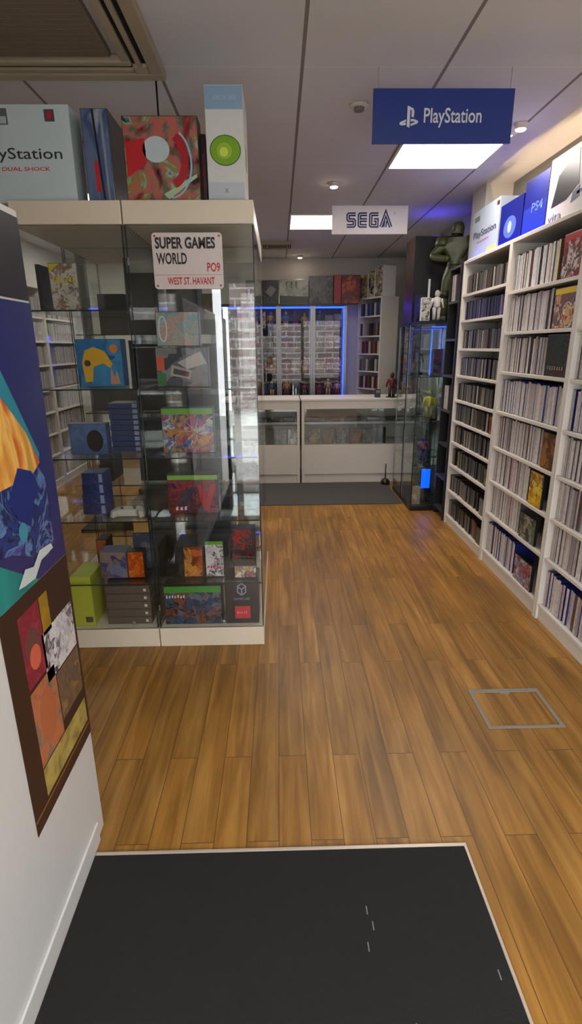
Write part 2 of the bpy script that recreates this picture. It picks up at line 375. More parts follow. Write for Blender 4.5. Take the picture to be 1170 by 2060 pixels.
# air-conditioning cassettes
def cassette(x, y, lab, s=1.0, loc_z=CEIL-.0005):
    t = thing('air_conditioner', lab, 'air conditioner', (x, y, loc_z))
    A = M('aged_cream_plastic', (168, 156, 132), .55, var=.05, scale=5)
    h = .45*s; a = .30*s; b = .27*s; k = .375*s; q = .335*s
    box('body', [(-h, h, -h, -k-.02, -.035, 0), (-h, h, k+.02, h, -.035, 0), (-h, -k-.02, -k-.02, k+.02, -.035, 0), (k+.02, h, -k-.02, k+.02, -.035, 0),
                 (-q, q, -q, -a, -.032, -.002), (-q, q, a, q, -.032, -.002), (-q, -a, -a, a, -.032, -.002), (a, q, -a, a, -.032, -.002)]
        +[(sx*q if sx > 0 else -k-.02, k+.02 if sx > 0 else -q, sy*q if sy > 0 else -k-.02, k+.02 if sy > 0 else -q, -.034, -.003) for sx in (1, -1) for sy in (1, -1)], A, t, .006)
    box('intake_grille', [(-b, b, -b, b, -.026, -.004)]+[(-b+.01, b-.01, -b+.02+i*.03*s, -b+.026+i*.03*s, -.027, -.026) for i in range(int(2*b/(.03*s))-1)], M('grille_plastic', (118, 106, 90), .7), t)
    SL = M('slot_dark', (20, 17, 15), .8)
    for sx_, sy_ in ((1, 0), (-1, 0), (0, 1), (0, -1)):
        if sx_:
            c = sx_*(k+q+.02)/2; hw = (k+.02-q)/2; box('air_slot', (c-hw, c+hw, -q, q, -.02, -.003), SL, t)
            fl = box('air_flap', (c-hw*.32, c+hw*.32, -q, q, -.034, -.024), A, t)
        else:
            c = sy_*(k+q+.02)/2; hw = (k+.02-q)/2; box('air_slot', (-q, q, c-hw, c+hw, -.02, -.003), SL, t)
            fl = box('air_flap', (-q, q, c-hw*.32, c+hw*.32, -.034, -.024), A, t)
cassette(-.905, 2.25, 'cream ceiling air conditioning cassette above the near glass cabinets')
cassette(.0, 6.62, 'small ceiling air conditioning cassette near the far wall', .36)
props(lathe('ceiling_cable', [(.004, 2.09), (.004, CEIL)], DARK, loc=(-.51, 2.75, 0)), 'thin black cable dropping from the ceiling behind the boxes', 'cable')
bpy.data.objects['ceiling_cable'].location = (0, 0, 0)

# hanging signs
def wires(t, xs, z0, z1, y=0):
    for x in xs: lathe('hanging_wire', [(.0012, z0), (.0012, z1)], ALU, t, 6, (x, y, 0))
PSB = M('royal_blue_board', (30, 54, 128), .35, var=.02)
t = thing('hanging_sign', 'dark blue hanging sign with white console logo and lettering', 'sign', (.713, 2.65, 2.262))
box('board', (-.299, .299, 0, .012, 0, .2), PSB, t, .001)
wires(t, (-.28, .28), .2, CEIL-2.263, .006)
LG = M('logo_white', (205, 210, 220), .5)
text('lettering', 'PlayStation', t, LG, -.082, .165, .058, .13, 0, .012)
# emblem: upright P in front of a lying S
ex = -.145
bl = [poly('emblem', [(ex-.008, .062), (ex+.004, .058), (ex+.004, .124), (ex+.010, .121), (ex+.010, .098), (ex+.020, .095), (ex+.022, .116), (ex+.017, .128), (ex-.008, .138)], LG, t, 0)]
poly('emblem', [(ex-.038, .078), (ex-.012, .088), (ex-.012, .080), (ex-.026, .074), (ex-.012, .076), (ex-.012, .068), (ex-.030, .066), (ex-.040, .070)], LG, t, 0)
poly('emblem', [(ex+.008, .090), (ex+.024, .089), (ex+.040, .082), (ex+.038, .074), (ex+.008, .064), (ex+.008, .072), (ex+.026, .078), (ex+.022, .082), (ex+.008, .080)], LG, t, 0)
t = thing('hanging_sign', 'white hanging sign with blue striped lettering', 'sign', (.765, 4.88, 2.315))
box('board', (-.312, .312, 0, .012, 0, .21), M('sign_white', (250, 248, 250), .4), t, .001)
wires(t, (-.29, .29), .21, CEIL-2.316, .006)
def sega(t):
    u = .02; H = .105; z0 = .052; W = .072
    def S(x): return [[(x+W, z0+H-u/2), (x+u*.8, z0+H-u/2), (x+u/2, z0+H-u*.8), (x+u/2, z0+H/2+u*.3), (x+u*.8, z0+H/2), (x+W-u*.8, z0+H/2), (x+W-u/2, z0+H/2-u*.3), (x+W-u/2, z0+u*.8), (x+W-u*.8, z0+u/2), (x, z0+u/2)]]
    def E_(x): return [[(x+W, z0+H-u/2), (x+u*.8, z0+H-u/2), (x+u/2, z0+H-u*.8), (x+u/2, z0+u*.8), (x+u*.8, z0+u/2), (x+W, z0+u/2)], [(x+u/2, z0+H/2), (x+W, z0+H/2)]]
    def G(x): return [[(x+W, z0+H-u/2), (x+u*.8, z0+H-u/2), (x+u/2, z0+H-u*.8), (x+u/2, z0+u*.8), (x+u*.8, z0+u/2), (x+W-u/2, z0+u/2), (x+W-u/2, z0+H/2), (x+W*.5, z0+H/2)]]
    def A_(x): return [[(x+.004, z0), (x+W/2+.004, z0+H-.004), (x+W+.012, z0)], [(x+W/2, z0+.0), (x+W*.5+.005, z0+H*.45)]]
    xs = -.19; st = W+.021; P = S(xs)+E_(xs+st)+G(xs+2*st)+A_(xs+3*st)
    SB = M('lettering_blue', (34, 42, 104), .45)
    quads('lettering', ribbon(P, .029), SB, t, -.0012)
    quads('lettering_inline', ribbon(P, .0055), M('inline_white', (250, 248, 250), .4), t, -.0022)
    text('trade_mark', '2', t, SB, .195, .206, .150, .164, 0)
sega(t)

# ------------------------------------------------------------------ bookcases
def bookcase(lab, loc, rz, w, shelves, mat, depth=.28, h=2.02, top_name='top_panel', group=None, plinth=.07):
    t = thing('bookcase', lab, 'bookcase', loc, rz, group); s = .02
    box('side_panel', (0, s, 0, depth, 0, h), mat, t, .0015); box('side_panel', (w-s, w, 0, depth, 0, h), mat, t, .0015)
    box(top_name, (s, w-s, 0.0, depth, h-s, h), mat, t, .0015)
    box('back_panel', (s, w-s, depth-.006, depth, plinth, h-s), mat, t)
    box('plinth', (s, w-s, .012, .03, 0, plinth), mat, t)
    for z in shelves: box('shelf', (s, w-s, .004, depth-.006, z-.018, z), mat, t, .0015)
    return t
Z1 = [1.79, 1.609, 1.408, 1.211, 1.024, .861, .690, .505, .290, .075]
Z2 = [1.735, 1.506, 1.273, 1.03, .802, .577, .357, .09]
bookcase('tall white bookcase of dark disc cases, next to the black media tower', (1.38, 4.285, 0), -90, .845, Z1, WHITE)
bookcase('tall white bookcase of pale game cases, middle of the three along the wall', (1.38, 3.438, 0), -90, .83, Z2, WHITE)
bookcase('tall white bookcase of pale game cases, cut off by the picture edge', (1.38, 2.606, 0), -90, .83, Z2, WHITE)
# cases: local origin at spine foot; spine faces -X, thickness along Y
GS = spine_mat('pale_spines', [(0, (206, 198, 192)), (.3, (190, 182, 178)), (.52, (214, 208, 204)), (.74, (176, 168, 166)), (.86, (150, 140, 140)), (.93, (196, 170, 166)), (.97, (90, 60, 66))])
CS = spine_mat('mixed_spines', [(0, (214, 210, 200)), (.25, (196, 196, 200)), (.45, (206, 196, 180)), (.6, (180, 40, 44)), (.68, (214, 214, 214)), (.8, (120, 120, 130)), (.86, (90, 40, 48)), (.92, (205, 190, 120)), (.96, (70, 110, 150))])
DS = spine_mat('dark_spines', [(0, (72, 66, 60)), (.25, (98, 90, 80)), (.45, (50, 46, 44)), (.62, (124, 114, 102)), (.76, (80, 78, 82)), (.86, (158, 148, 132)), (.93, (30, 26, 28)), (.975, (120, 50, 50))])
VS = spine_mat('violet_spines', [(0, (52, 50, 74)), (.3, (70, 70, 110)), (.5, (44, 40, 52)), (.7, (84, 80, 100)), (.85, (120, 110, 130))])
BG = M('case_grey', (74, 70, 76), .3); BN = M('case_navy', (22, 34, 96), .3); BK = M('case_black', (24, 22, 24), .3)
def case_mesh(name, t, h, d, body, spine):
    me = mesh_of(name, [(.0012, d, -t/2+.0005, t/2-.0005, 0, h), (0, .0012, -t/2+.001, t/2-.001, .002, h-.002)])
    me.materials.append(body); me.materials.append(spine)
    for p in me.polygons[6:]: p.material_index = 1
    return me
DEPTH = {}
def fill(y0, y1, z, me, t, name, cat, lab, group, x=1.402, stuff=None, face=1, gaps=.03):
    y = y0
    while y-t > y1:
        sc = random.choice((.82, 1, 1, 1.15)); tt = t*sc
        if y-tt < y1: break
        if random.random() > gaps:
            zs = random.choice((1, 1, 1, .97, 1.03)); xo = x+face*random.uniform(0, .012)
            if stuff is not None:
                h, d = stuff[1], stuff[2]
                xa, xb = (xo, xo+d) if face > 0 else (xo-d, xo)
                stuff[0].append((xa, xb, y-tt+.0008, y-.0008, z, z+h*zs))
            else:
                o = bpy.data.objects.new(name, me); C.objects.link(o)
                o.location = (xo, y-tt/2, z+.0003); o.scale = (face, sc, zs); props(o, lab, cat, group)
        y -= tt
orders = ['top', 'second', 'third', 'fourth', 'fifth', 'sixth', 'seventh', 'eighth', 'ninth', 'lowest']
dark_me = case_mesh('disc_case', .026, .126, .12, BK, DS); vio_me = case_mesh('disc_case', .026, .126, .12, BK, VS)
for i, z in enumerate(Z1):
    end = {5: 3.56, 7: 3.555, 8: 3.60, 9: 3.60}.get(i, 3.465)
    fill(4.262, end, z, vio_me if i == 1 else dark_me, .026, 'disc_case', 'disc case', f'dark disc case in the {orders[i]} row of the bookcase beside the black tower',
         f'disc cases on the {orders[i]} shelf of the far white bookcase')
pale = case_mesh('game_case', .021, .195, .135, BG, GS); navy = case_mesh('game_case', .021, .195, .135, BN, GS); mixm = case_mesh('game_case', .021, .195, .135, BG, CS)
ord2 = ['top', 'second', 'third', 'fourth', 'fifth', 'sixth', 'seventh', 'lowest']
END2 = [2.86, 2.875, 2.89, 2.64, 2.80, 2.90, 2.97, 2.98]
for i, z in enumerate(Z2):
    fill(3.412-(0, .0, 0, 0, 0, 0, 0, 0)[i], END2[i], z, {0: mixm, 3: navy, 7: navy}.get(i, pale), .021, 'game_case', 'game case',
         f'thin game case in the {ord2[i]} row of the middle white bookcase', f'game cases on the {ord2[i]} shelf of the middle white bookcase')
    if i > 0:
        fill(2.58, (0, 2.42, 2.36, 2.28, 2.20, 2.1, 2.0, 1.93)[i], z, {3: navy, 7: navy}.get(i, pale), .021, 'game_case', 'game case',
             f'thin game case in the {ord2[i]} row of the bookcase at the picture edge', f'game cases on the {ord2[i]} shelf of the nearest white bookcase')

def cover_box(name, lab, cat, x, y, z, rz, w, h, d, artmat, body, group=None, extra=None, flip=False):
    """box standing with its printed front facing local -y; origin bottom centre of the front"""
    t = thing(name, lab, cat, (x, y, z+.0005), rz, group)
    box('carton', (-w/2, w/2, 0, d, 0, h), body, t, min(.002, d*.1))
    if artmat: poly('front_print', [(-w/2+.003, .003), (w/2-.003, .003), (w/2-.003, h-.003), (-w/2+.003, h-.003)], artmat, t, 0, .0006)
    if extra: extra(t, w, h, d)
    return t
def band(col, frac=.16):
    def f(t, w, h, d): poly('title_band', [(-w/2+.003, h*(1-frac)), (w/2-.003, h*(1-frac)), (w/2-.003, h-.004), (-w/2+.003, h-.004)], M('band_%d_%d_%d' % col, col, .4), t, -.0006, .0006)
    return f
# covers turned to the front at the near end of the rows
fc = [(0, 2.73, .20, .20, 'face-out box with a red band and dark green picture, top shelf', [(150, 24, 34), (40, 60, 50), (200, 196, 190), (120, 30, 36)], (170, 26, 36)),
      (1, 2.745, .22, .19, 'face-out game with a yellow title over a busy crowd picture', [(196, 160, 90), (150, 52, 40), (214, 200, 150), (70, 70, 120), (120, 90, 60)], (222, 190, 30)),
      (2, 2.755, .24, .205, 'face-out dark green and red game below the yellow-titled one', [(18, 30, 26), (30, 66, 50), (10, 14, 12), (90, 24, 34), (24, 44, 36)], None),
      (4, 2.715, .14, .19, 'face-out brown game at the end of the fifth row', [(60, 34, 14), (96, 58, 20), (44, 26, 18), (150, 96, 30)], None),
      (5, 2.80, .15, .19, 'face-out yellow game leaning at the end of the sixth row', [(210, 170, 20), (190, 130, 30), (90, 60, 60), (230, 200, 60)], None),
      (6, 2.84, .19, .15, 'small face-out game with a green and grey picture, seventh row', [(120, 120, 116), (60, 90, 50), (160, 160, 160), (40, 44, 44)], None),
      (7, 2.83, .22, .155, 'face-out pale blue game with a red figure splash on the lowest shelf', [(120, 140, 160), (150, 30, 40), (96, 120, 140), (180, 180, 186), (120, 40, 60)], None)]
for i, y, w, h, lab, cols, bd in fc:
    cover_box('face_out_game', lab, 'game', 1.395, y, Z2[i], -90, w, h, .018, art('cover_art_%d' % i, cols, 22, .06, i), BK, None, band(bd) if bd else None)
for i, y, w, lab, cols in ((5, 3.51, .07, 'small face-out orange disc cover on the sixth shelf of the far bookcase', [(210, 120, 30), (170, 80, 20), (90, 60, 40)]),
                           (7, 3.51, .07, 'small face-out green disc cover on the eighth shelf of the far bookcase', [(150, 170, 30), (90, 110, 30), (60, 60, 50)]),
                           (8, 3.53, .09, 'small face-out grey-blue disc cover on the ninth shelf of the far bookcase', [(90, 110, 120), (60, 70, 80), (120, 130, 130)]),
                           (9, 3.53, .10, 'small face-out pink and green disc cover on the lowest shelf of the far bookcase', [(120, 60, 90), (50, 90, 60), (70, 70, 70)])):
    cover_box('face_out_disc', lab, 'disc', 1.395, y, Z1[i], -90, w, .12, .012, art('disc_art_%d' % i, cols, 30, .05, i+20), BK)

for o in [q for q in bpy.data.objects if q.get('label', '').startswith('face-out dark green')]:
    script_marks('title_lettering', 7, o, M('title_pale', (150, 146, 136), .5), -.085, .085, .03, .055, -.0012)
# boxes on top of the bookcases
TOP = 2.0203
PSG = M('console_carton_grey', (178, 190, 200), .5, var=.03)
def ps_text(t, w, h, d, sub='DUAL SHOCK', x0=-.42, x1=.42):
    text('lettering', 'PlayStation', t, M('letter_dark', (46, 44, 52), .5), w*x0, w*x1, h*.40, h*.58, -.0006, .004)
    text('sub_lettering', sub, t, M('letter_pink', (214, 50, 66), .5), w*(x0+.16), w*(x0+.62), h*.33, h*.365, -.0006, .01)
def ps_small(t, w, h, d):
    ps_text(t, w, h, d)
    poly('corner_label', [(-w*.42, h*.78), (-w*.22, h*.78), (-w*.22, h*.88), (-w*.42, h*.88)], GREYP, t, 0)
    poly('corner_emblem', [(w*.40, h*.86), (w*.48, h*.86), (w*.48, h*.94), (w*.40, h*.94)], M('dark_red', (96, 20, 24), .5), t, 0)
    poly('price_sticker', [(w*.14, h*.04), (w*.44, h*.04), (w*.44, h*.16), (w*.14, h*.16)], M('sticker_yellow', (226, 210, 90), .5), t, 0)
cover_box('console_box', 'pale grey console box with black lettering on the far end of the bookcase tops', 'console box', 1.44, 4.085, TOP, -90, .50, .325, .14, None, PSG, None, ps_small)
BLU = M('console_carton_blue', (4, 20, 120), .35)
def blue_a(t, w, h, d):
    poly('printed_glow', circ(0, h*.42, w*.28, h*.24), M('pale_blue_print', (84, 108, 214), .4), t, 0)
    poly('emblem', circ(.0, h*.42, w*.09, h*.13), M('pale_blue_print2', (170, 184, 236), .4), t, -.0012)
cover_box('console_box', 'bright blue console box with a pale round emblem on the bookcase top', 'console box', 1.44, 3.645, TOP, -90, .33, .255, .12, None, BLU, None, blue_a)
def blue_b(t, w, h, d):
    poly('printed_band', [(-w/2+.004, .004), (w/2-.004, .004), (w/2-.004, h*.55), (-w/2+.004, h*.5)], M('mid_blue_print', (22, 46, 160), .35), t, 0)
    text('lettering', 'PS4', t, M('pale_blue_print', (84, 108, 214), .4), -w*.12, w*.34, h*.40, h*.56, -.0014, .02)
cover_box('console_box', 'taller bright blue console box beside the white one with a console picture', 'console box', 1.44, 3.315, TOP, -90, .29, .30, .12, None, BLU, None, blue_b)
def wii(t, w, h, d):
    poly('console_picture', [(-w*.40, h*.28), (-w*.30, h*.70), (w*.06, h*.92), (w*.12, h*.45), (-w*.1, h*.3)], M('picture_dark', (44, 42, 48), .3), t, 0)
    poly('controller_picture', rrect(w*.18, w*.42, h*.45, h*.60, .015), M('picture_white', (226, 226, 230), .3), t, 0)
    poly('controller_picture', [(w*.0, h*.22), (w*.16, h*.26), (w*.14, h*.42), (w*.02, h*.36)], M('picture_blue_grey', (84, 92, 120), .4), t, 0)
    poly('stripe', [(w*.10, h*.30), (w*.46, h*.36), (w*.46, h*.40), (w*.1, h*.34)], M('picture_indigo', (60, 60, 150), .4), t, 0)
    text('lettering', 'vita', t, M('letter_grey', (110, 108, 116), .5), -w*.44, -w*.16, h*.06, h*.18, -.0006)
cover_box('console_box', 'large white console box with a picture of a black console on the bookcase top', 'console box', 1.44, 2.915, TOP, -90, .50, .325, .14, None, M('console_carton_white', (208, 204, 204), .4), None, wii)
cover_box('console_box', 'white console box at the picture edge on the nearest bookcase top', 'console box', 1.44, 2.38, TOP, -90, .50, .33, .14, None, M('console_carton_white', (208, 204, 204), .4))
# LED strip lying on the bookcase tops behind the boxes
t = thing('led_strip', 'thin blue-violet glowing light strip along the front of the bookcase tops', 'light strip', (1.398, 3.66, TOP))
box('channel', (-.005, .005, -.60, .60, 0, .003), WHITE, t)
box('diffuser', (-.004, .004, -.595, .595, .0032, .0062), M('blue_violet_led', (112, 96, 255), .5, emit=11), t)
t = thing('led_strip', 'warm glowing light strip by the wall behind the console boxes', 'light strip', (1.655, 2.95, TOP))
box('channel', (-.008, .008, -1.1, 1.1, 0, .008), WHITE, t)
box('diffuser', (-.006, .006, -1.09, 1.09, .0082, .0125), M('warm_led', (255, 218, 172), .5, emit=46), t)

# black media tower beside the pier
t = thing('media_tower', 'narrow tall black media tower between the white bookcase and glass cabinets', 'media tower', (1.37, 4.575, 0), -90)
box('side_panel', (0, .02, 0, .13, 0, 2.03), BLACK, t); box('side_panel', (.25, .27, 0, .13, 0, 2.03), BLACK, t)
box('back_panel', (.02, .25, .124, .13, 0, 2.03), BLACK, t)
TZ = [.08, .36, .64, .92, 1.20, 1.48, 1.76, 2.01]
for z in TZ: box('shelf', (.02, .25, .0, .124, z-.018, z), M('grey_black_shelf', (52, 52, 56), .5), t)
for i, z in ((3, .92), (6, 1.76)):
    for k in range(5):
        o = bpy.data.objects.new('game_case', pale if k else mixm); C.objects.link(o); o.location = (1.385, 4.53-k*.0215, z+.0005); o.scale = (.72, 1, 1)
        props(o, f'pale game case in the black media tower, {"upper" if i == 6 else "middle"} shelf', 'game case', 'game cases in the black media tower, '+('upper' if i == 6 else 'middle')+' shelf')

# ------------------------------------------------------------------ near glass display cabinets
CZ = {'a': [1.585, 1.262, .955, .655, .335], 'b': [1.258, .955, .655, .335]}
def cabinet(lab, x0, x1, y0, y1, shelves, back=True, lock=True):
    t = thing('display_cabinet', lab, 'display cabinet', (x0, y0, 0)); w = x1-x0; d = y1-y0; g = .005
    box('base', (0, w, 0, d, 0, .10), CREAM, t, .003)
    box('top_panel', (0, w, 0, d, 1.90, 1.985), CREAM, t, .003)
    gpane('glass_door', (.004, w-.004, .002, .002+g, .102, 1.898), t, CGLASS)
    gpane('side_glass', (.002, .002+g, .01, d-.01, .102, 1.898), t, CGLASS)
    gpane('side_glass', (w-.002-g, w-.002, .01, d-.01, .102, 1.898), t, CGLASS)
    if back: gpane('back_glass', (.01, w-.01, d-.002-g, d-.002, .102, 1.898), t, CGLASS)
    for z in shelves: gpane('glass_shelf', (.012, w-.012, .02, d-.02, z-.006, z), t, CGLASS)
    if lock:
        for zz in (.2, 1.75): box('hinge', (.006, .012, -.004, .001, zz, zz+.03), ALU, t)
        lathe('lock', [(.009, 0), (.009, .012), (.006, .014)], ALU, t, 14)
    return t
def fixlock(t, w):
    for c in t.children:
        if c.name.startswith('lock'):
            c.rotation_euler = (R(90), 0, 0); c.location = (w*.8, -.0, .14)
XA0, XA1, XB0, XB1, YF, YM, YB = -1.05, -.614, -.609, -.092, 2.37, 2.885, 3.41
c = cabinet('tall glass display cabinet with a cream top, front one nearest the posters', XA0, XA1, YF, YM, CZ['a']); fixlock(c, .4)
c = cabinet('tall glass display cabinet bearing the white street-style name plate', XB0, XB1, YF, YM, CZ['b']); fixlock(c, .4)
c = cabinet('tall glass display cabinet behind the front left one', XA0, XA1, YM+.005, YB, [1.5, 1.1, .7, .4], lock=False)
c = cabinet('tall glass display cabinet behind the one with the name plate', XB0, XB1, YM+.005, YB, [1.5, 1.1, .7, .4], lock=False)

# name plate
t = thing('name_plate', 'white enamel street sign style plate with black and red lettering on the glass', 'sign', (-.36, YF-.0065, 1.764))
poly('plate', rrect(-.14, .14, -.104, .104, .014), M('enamel_white', (214, 206, 204), .35), t, .006, .005)
LB = M('letter_black', (34, 30, 32), .5)
text('title_lettering', 'SUPER GAMES', t, LB, -.128, .112, .045, .088, .001, .035)
text('title_lettering', 'WORLD', t, LB, -.126, -.004, -.012, .031, .001, .025)
text('postcode_lettering', 'PO9', t, RED, .076, .128, -.040, -.006, .001, .02)
box('red_line', (-.137, .137, -.0002, .0008, -.052, -.050), M('faint_red', (190, 150, 146), .5), t)
text('street_lettering', 'WEST ST. HAVANT', t, RED, -.086, .104, -.088, -.060, .001, .02)
for sx_ in (-.128, .128): 
    for sz in (-.092, .092): box('fixing', (sx_-.004, sx_+.004, -.001, .001, sz-.004, sz+.004), M('brown_fixing', (130, 90, 76), .5), t, .001)

# boxes on the cabinet tops
CT = 1.9855
def big_ps(t, w, h, d):
    text('lettering', 'PlayStation', t, M('letter_dark', (46, 44, 52), .5), -w*.29, w*.41, h*.42, h*.57, 0, .004)
    text('sub_lettering', 'DUAL SHOCK', t, M('letter_pink', (214, 50, 66), .5), -w*.10, w*.30, h*.335, h*.375, 0, .01)
    poly('corner_label', [(-w*.12, h*.80), (.0, h*.80), (.0, h*.96), (-w*.12, h*.96)], M('label_grey', (96, 98, 104), .5), t, 0)
    poly('corner_window', [(-w*.11, h*.81), (-w*.01, h*.81), (-w*.01, h*.88), (-w*.11, h*.88)], PSG, t, -.0012)
    poly('corner_emblem', [(w*.30, h*.83), (w*.38, h*.83), (w*.38, h*.95), (w*.30, h*.95)], M('label_dark', (84, 76, 78), .5), t, 0)
    poly('emblem_mark', [(w*.32, h*.85), (w*.36, h*.87), (w*.355, h*.93), (w*.33, h*.93)], RED, t, -.0012)
cover_box('console_box', 'large pale blue-grey console box with dark lettering on the left cabinet top', 'console box', -1.025, 2.42, CT, 0, .47, .335, .13, None, M('console_carton_blue_grey', (196, 214, 218), .5, var=.03), None, big_ps)
def slim(t, w, h, d):
    poly('dark_seam', [(w*.08, .01), (w*.16, .01), (-w*.02, h-.004), (-w*.10, h-.004)], M('seam_dark', (24, 24, 40), .3), t, 0)
    poly('red_script', [(-w*.14, h*.12), (w*.02, h*.12), (-w*.02, h*.45), (-w*.16, h*.45)], RED, t, -.0012)
    poly('silver_strip', [(w*.26, .01), (w*.34, .01), (w*.30, h-.01), (w*.2, h-.01)], M('foil', (150, 164, 180), .2, .5), t, -.0012)
cover_box('console_box', 'narrow glossy blue and silver box standing on end beside the red patterned one', 'console box', -.695, 2.42, CT, 0, .105, .322, .24, paint('blue_silver', [(50, 72, 108), (92, 112, 146), (60, 80, 120), (150, 160, 176)], 7, 1.0, 3, (1.6, 1, .3), .2), M('carton_navy_gloss', (60, 68, 84), .2), None, slim)
def red_art(t, w, h, d):
    G_ = M('print_leaf', (60, 120, 96), .3); 
    poly('printed_dome', circ(-.02, h*.62, .052, .045), M('print_pale', (190, 206, 214), .3), t, -.0006)
    quads('printed_arc', ribbon([circ(.035, h*.50, .055, .085, 16, -80, 80)], .03), M('print_crimson', (170, 26, 44), .3), t, -.0022)
    quads('printed_arc', ribbon([circ(.03, h*.46, .085, .12, 16, -90, 70)], .007), M('print_sky', (150, 190, 214), .3), t, -.0026)
    poly('printed_flash', [(.02, .012), (w*.46, h*.30), (w*.46, h*.34), (.0, .03)], M('print_pale_green', (170, 196, 160), .3), t, -.0006)
    poly('printed_slab', [(-w*.47, h*.30), (-w*.2, h*.46), (-w*.22, h*.75), (-w*.47, h*.70)], RED, t, -.0006)
cover_box('toy_box', 'shiny red and green patterned box on the cabinet top with a pale dome picture', 'toy box', -.447, 2.42, CT, 0, .292, .298, .09,
          paint('red_green', [(26, 34, 28), (150, 34, 40), (60, 110, 84), (190, 90, 96), (130, 124, 44), (150, 176, 176), (40, 44, 40)], 7.5, 2.2, 5, (1, 1, 1), .2), M('carton_olive', (60, 60, 40), .3), None, red_art)
cover_box('toy_box', 'dark purple box behind the red and green patterned one', 'toy box', -.42, 2.52, CT, 0, .27, .27, .16,
          art('purple', [(70, 24, 48), (40, 16, 34), (110, 50, 70)], 14, .1, 8), M('carton_purple', (60, 22, 44), .3))
def xb(t, w, h, d):
    poly('top_print', [(-w/2+.002, h*.80), (w/2-.002, h*.80), (w/2-.002, h-.003), (-w/2+.002, h-.003)], M('sky_print', (132, 164, 192), .4), t, 0)
    poly('orb_ring', circ(.0, h*.455, .061, .053), M('orb_dark', (70, 110, 30), .3), t, 0)
    poly('orb', circ(.0, h*.455, .057, .049), M('orb_green', (118, 170, 30), .3), t, -.0012)
    poly('orb_core', circ(-.004, h*.45, .030, .028), M('orb_lime2', (150, 192, 46), .3), t, -.0024)
    poly('orb_core', circ(-.006, h*.44, .016, .016), M('orb_lime', (206, 220, 90), .3), t, -.0036)
    text('lettering', 'XBOX 360', t, M('letter_pale', (176, 186, 200), .5), -w*.30, w*.32, h*.875, h*.915, -.0012)
    poly('pale_base', [(-w/2+.002, .003), (w/2-.002, .003), (w/2-.002, h*.18), (-w/2+.002, h*.18)], M('cool_print', (186, 194, 204), .4), t, 0)
    text('emblem_mark', 'X', t, M('letter_green_grey', (90, 110, 84), .5), -.008, .008, h*.085, h*.125, -.0012)
    me = box('side_orb', (w/2, w/2+.001, d*.3, d*.55, h*.36, h*.56), M('orb_green', (118, 170, 30), .3), t)
cover_box('console_box', 'tall narrow white console box with a green orb at the cabinet corner', 'console box', -.197, 2.42, CT, 0, .147, .398, .27, None, M('carton_ivory', (208, 212, 208), .45), None, xb)

# ---- goods inside the near cabinets
def goods(name, lab, cat, x0, x1, z0, z1, y, cols, d=.06, body=BK, extra=None, sc=18, dis=.07, seed=None, rough=.3, group=None):  # one boxed article with printed front
    seed = seed if seed is not None else random.randint(1, 90)
    m = art('art_'+lab[:26].replace(' ', '_'), cols, sc, dis, seed, rough) if cols else None
    return cover_box(name, lab, cat, (x0+x1)/2, y, z0, 0, x1-x0, z1-z0, d, m, body, group, extra)
# right front cabinet
def oval(t, w, h, d):
    quads('printed_ring', ribbon([circ(-w*.34, h*.5, w*.09, h*.36, 24, 0, 375)], .006), PAPER, t, -.0022)
goods('game_box', 'pale turquoise game box standing on the grey one with an orange slab', 'game box', -.540, -.350, 1.436, 1.582, 2.50, [(150, 190, 194), (176, 170, 160), (120, 170, 176), (190, 160, 150)], extra=oval)
def nes(t, w, h, d):
    poly('orange_slab', [(-w*.48, h*.42), (-w*.34, h*.42), (-w*.34, h*.78), (-w*.48, h*.78)], M('print_orange', (214, 84, 36), .4), t, -.0006)
    poly('green_slab', [(-w*.48, h*.04), (-w*.32, h*.04), (-w*.32, h*.36), (-w*.48, h*.36)], M('print_green', (40, 120, 60), .4), t, -.0006)
    poly('title_pill', rrect(-w*.48, -w*.08, h*.84, h*.95, .006), GREYP, t, -.0006)
    poly('controller_picture', [(-w*.24, h*.30), (w*.14, h*.20), (w*.18, h*.42), (-w*.20, h*.56)], M('print_warm_grey', (176, 172, 164), .4), t, -.0006)
    poly('controller_face', [(-w*.18, h*.34), (w*.11, h*.26), (w*.13, h*.38), (-w*.16, h*.48)], M('print_charcoal', (60, 56, 60), .4), t, -.0018)
    poly('controller_button', circ(w*.07, h*.32, .006), RED, t, -.003)
    poly('console_shape', [(-.02, h*.62), (w*.36, h*.9), (w*.47, h*.6), (w*.1, h*.45)], M('print_light_grey', (190, 190, 190), .4), t, -.0006)
goods('console_box', 'grey and blue console box with an orange slab and a controller picture', 'console box', -.552, -.318, 1.259, 1.432, 2.50, [(52, 56, 76), (70, 86, 110), (40, 40, 52), (120, 130, 140)], extra=nes, sc=9)
def greenband(fr=.12, col=(110, 170, 50)):
    def f(t, w, h, d):
        poly('green_band', [(-w/2+.003, h*(1-fr)), (w/2-.003, h*(1-fr)), (w/2-.003, h-.003), (-w/2+.003, h-.003)], M('band_green_%d' % col[0], col, .4), t, -.0006)
    return f
def burst(t, w, h, d):
    greenband(.14)(t, w, h, d)
    for k in range(14):
        a = k*360/14
        p = [(math.cos(R(a-5))*.02+w*.14, math.sin(R(a-5))*.02+h*.48), (math.cos(R(a))*.085+w*.14, math.sin(R(a))*.07+h*.48), (math.cos(R(a+5))*.02+w*.14, math.sin(R(a+5))*.02+h*.48)]
        p = [(min(max(x, -w/2+.004), w/2-.004), min(max(z, .004), h*.85)) for x, z in p]
        poly('printed_ray', p, M(['print_pink', 'print_cream'][k % 2], [(190, 90, 130), (214, 206, 180)][k % 2], .4), t, -.0006)
goods('console_box', 'wide console bundle box with a green band and a starburst picture', 'console box', -.548, -.308, .956, 1.165, 2.50, [(70, 110, 170), (200, 196, 190), (50, 60, 120), (190, 140, 60), (150, 60, 110)], extra=burst, body=M('carton_teal', (40, 110, 110), .4))
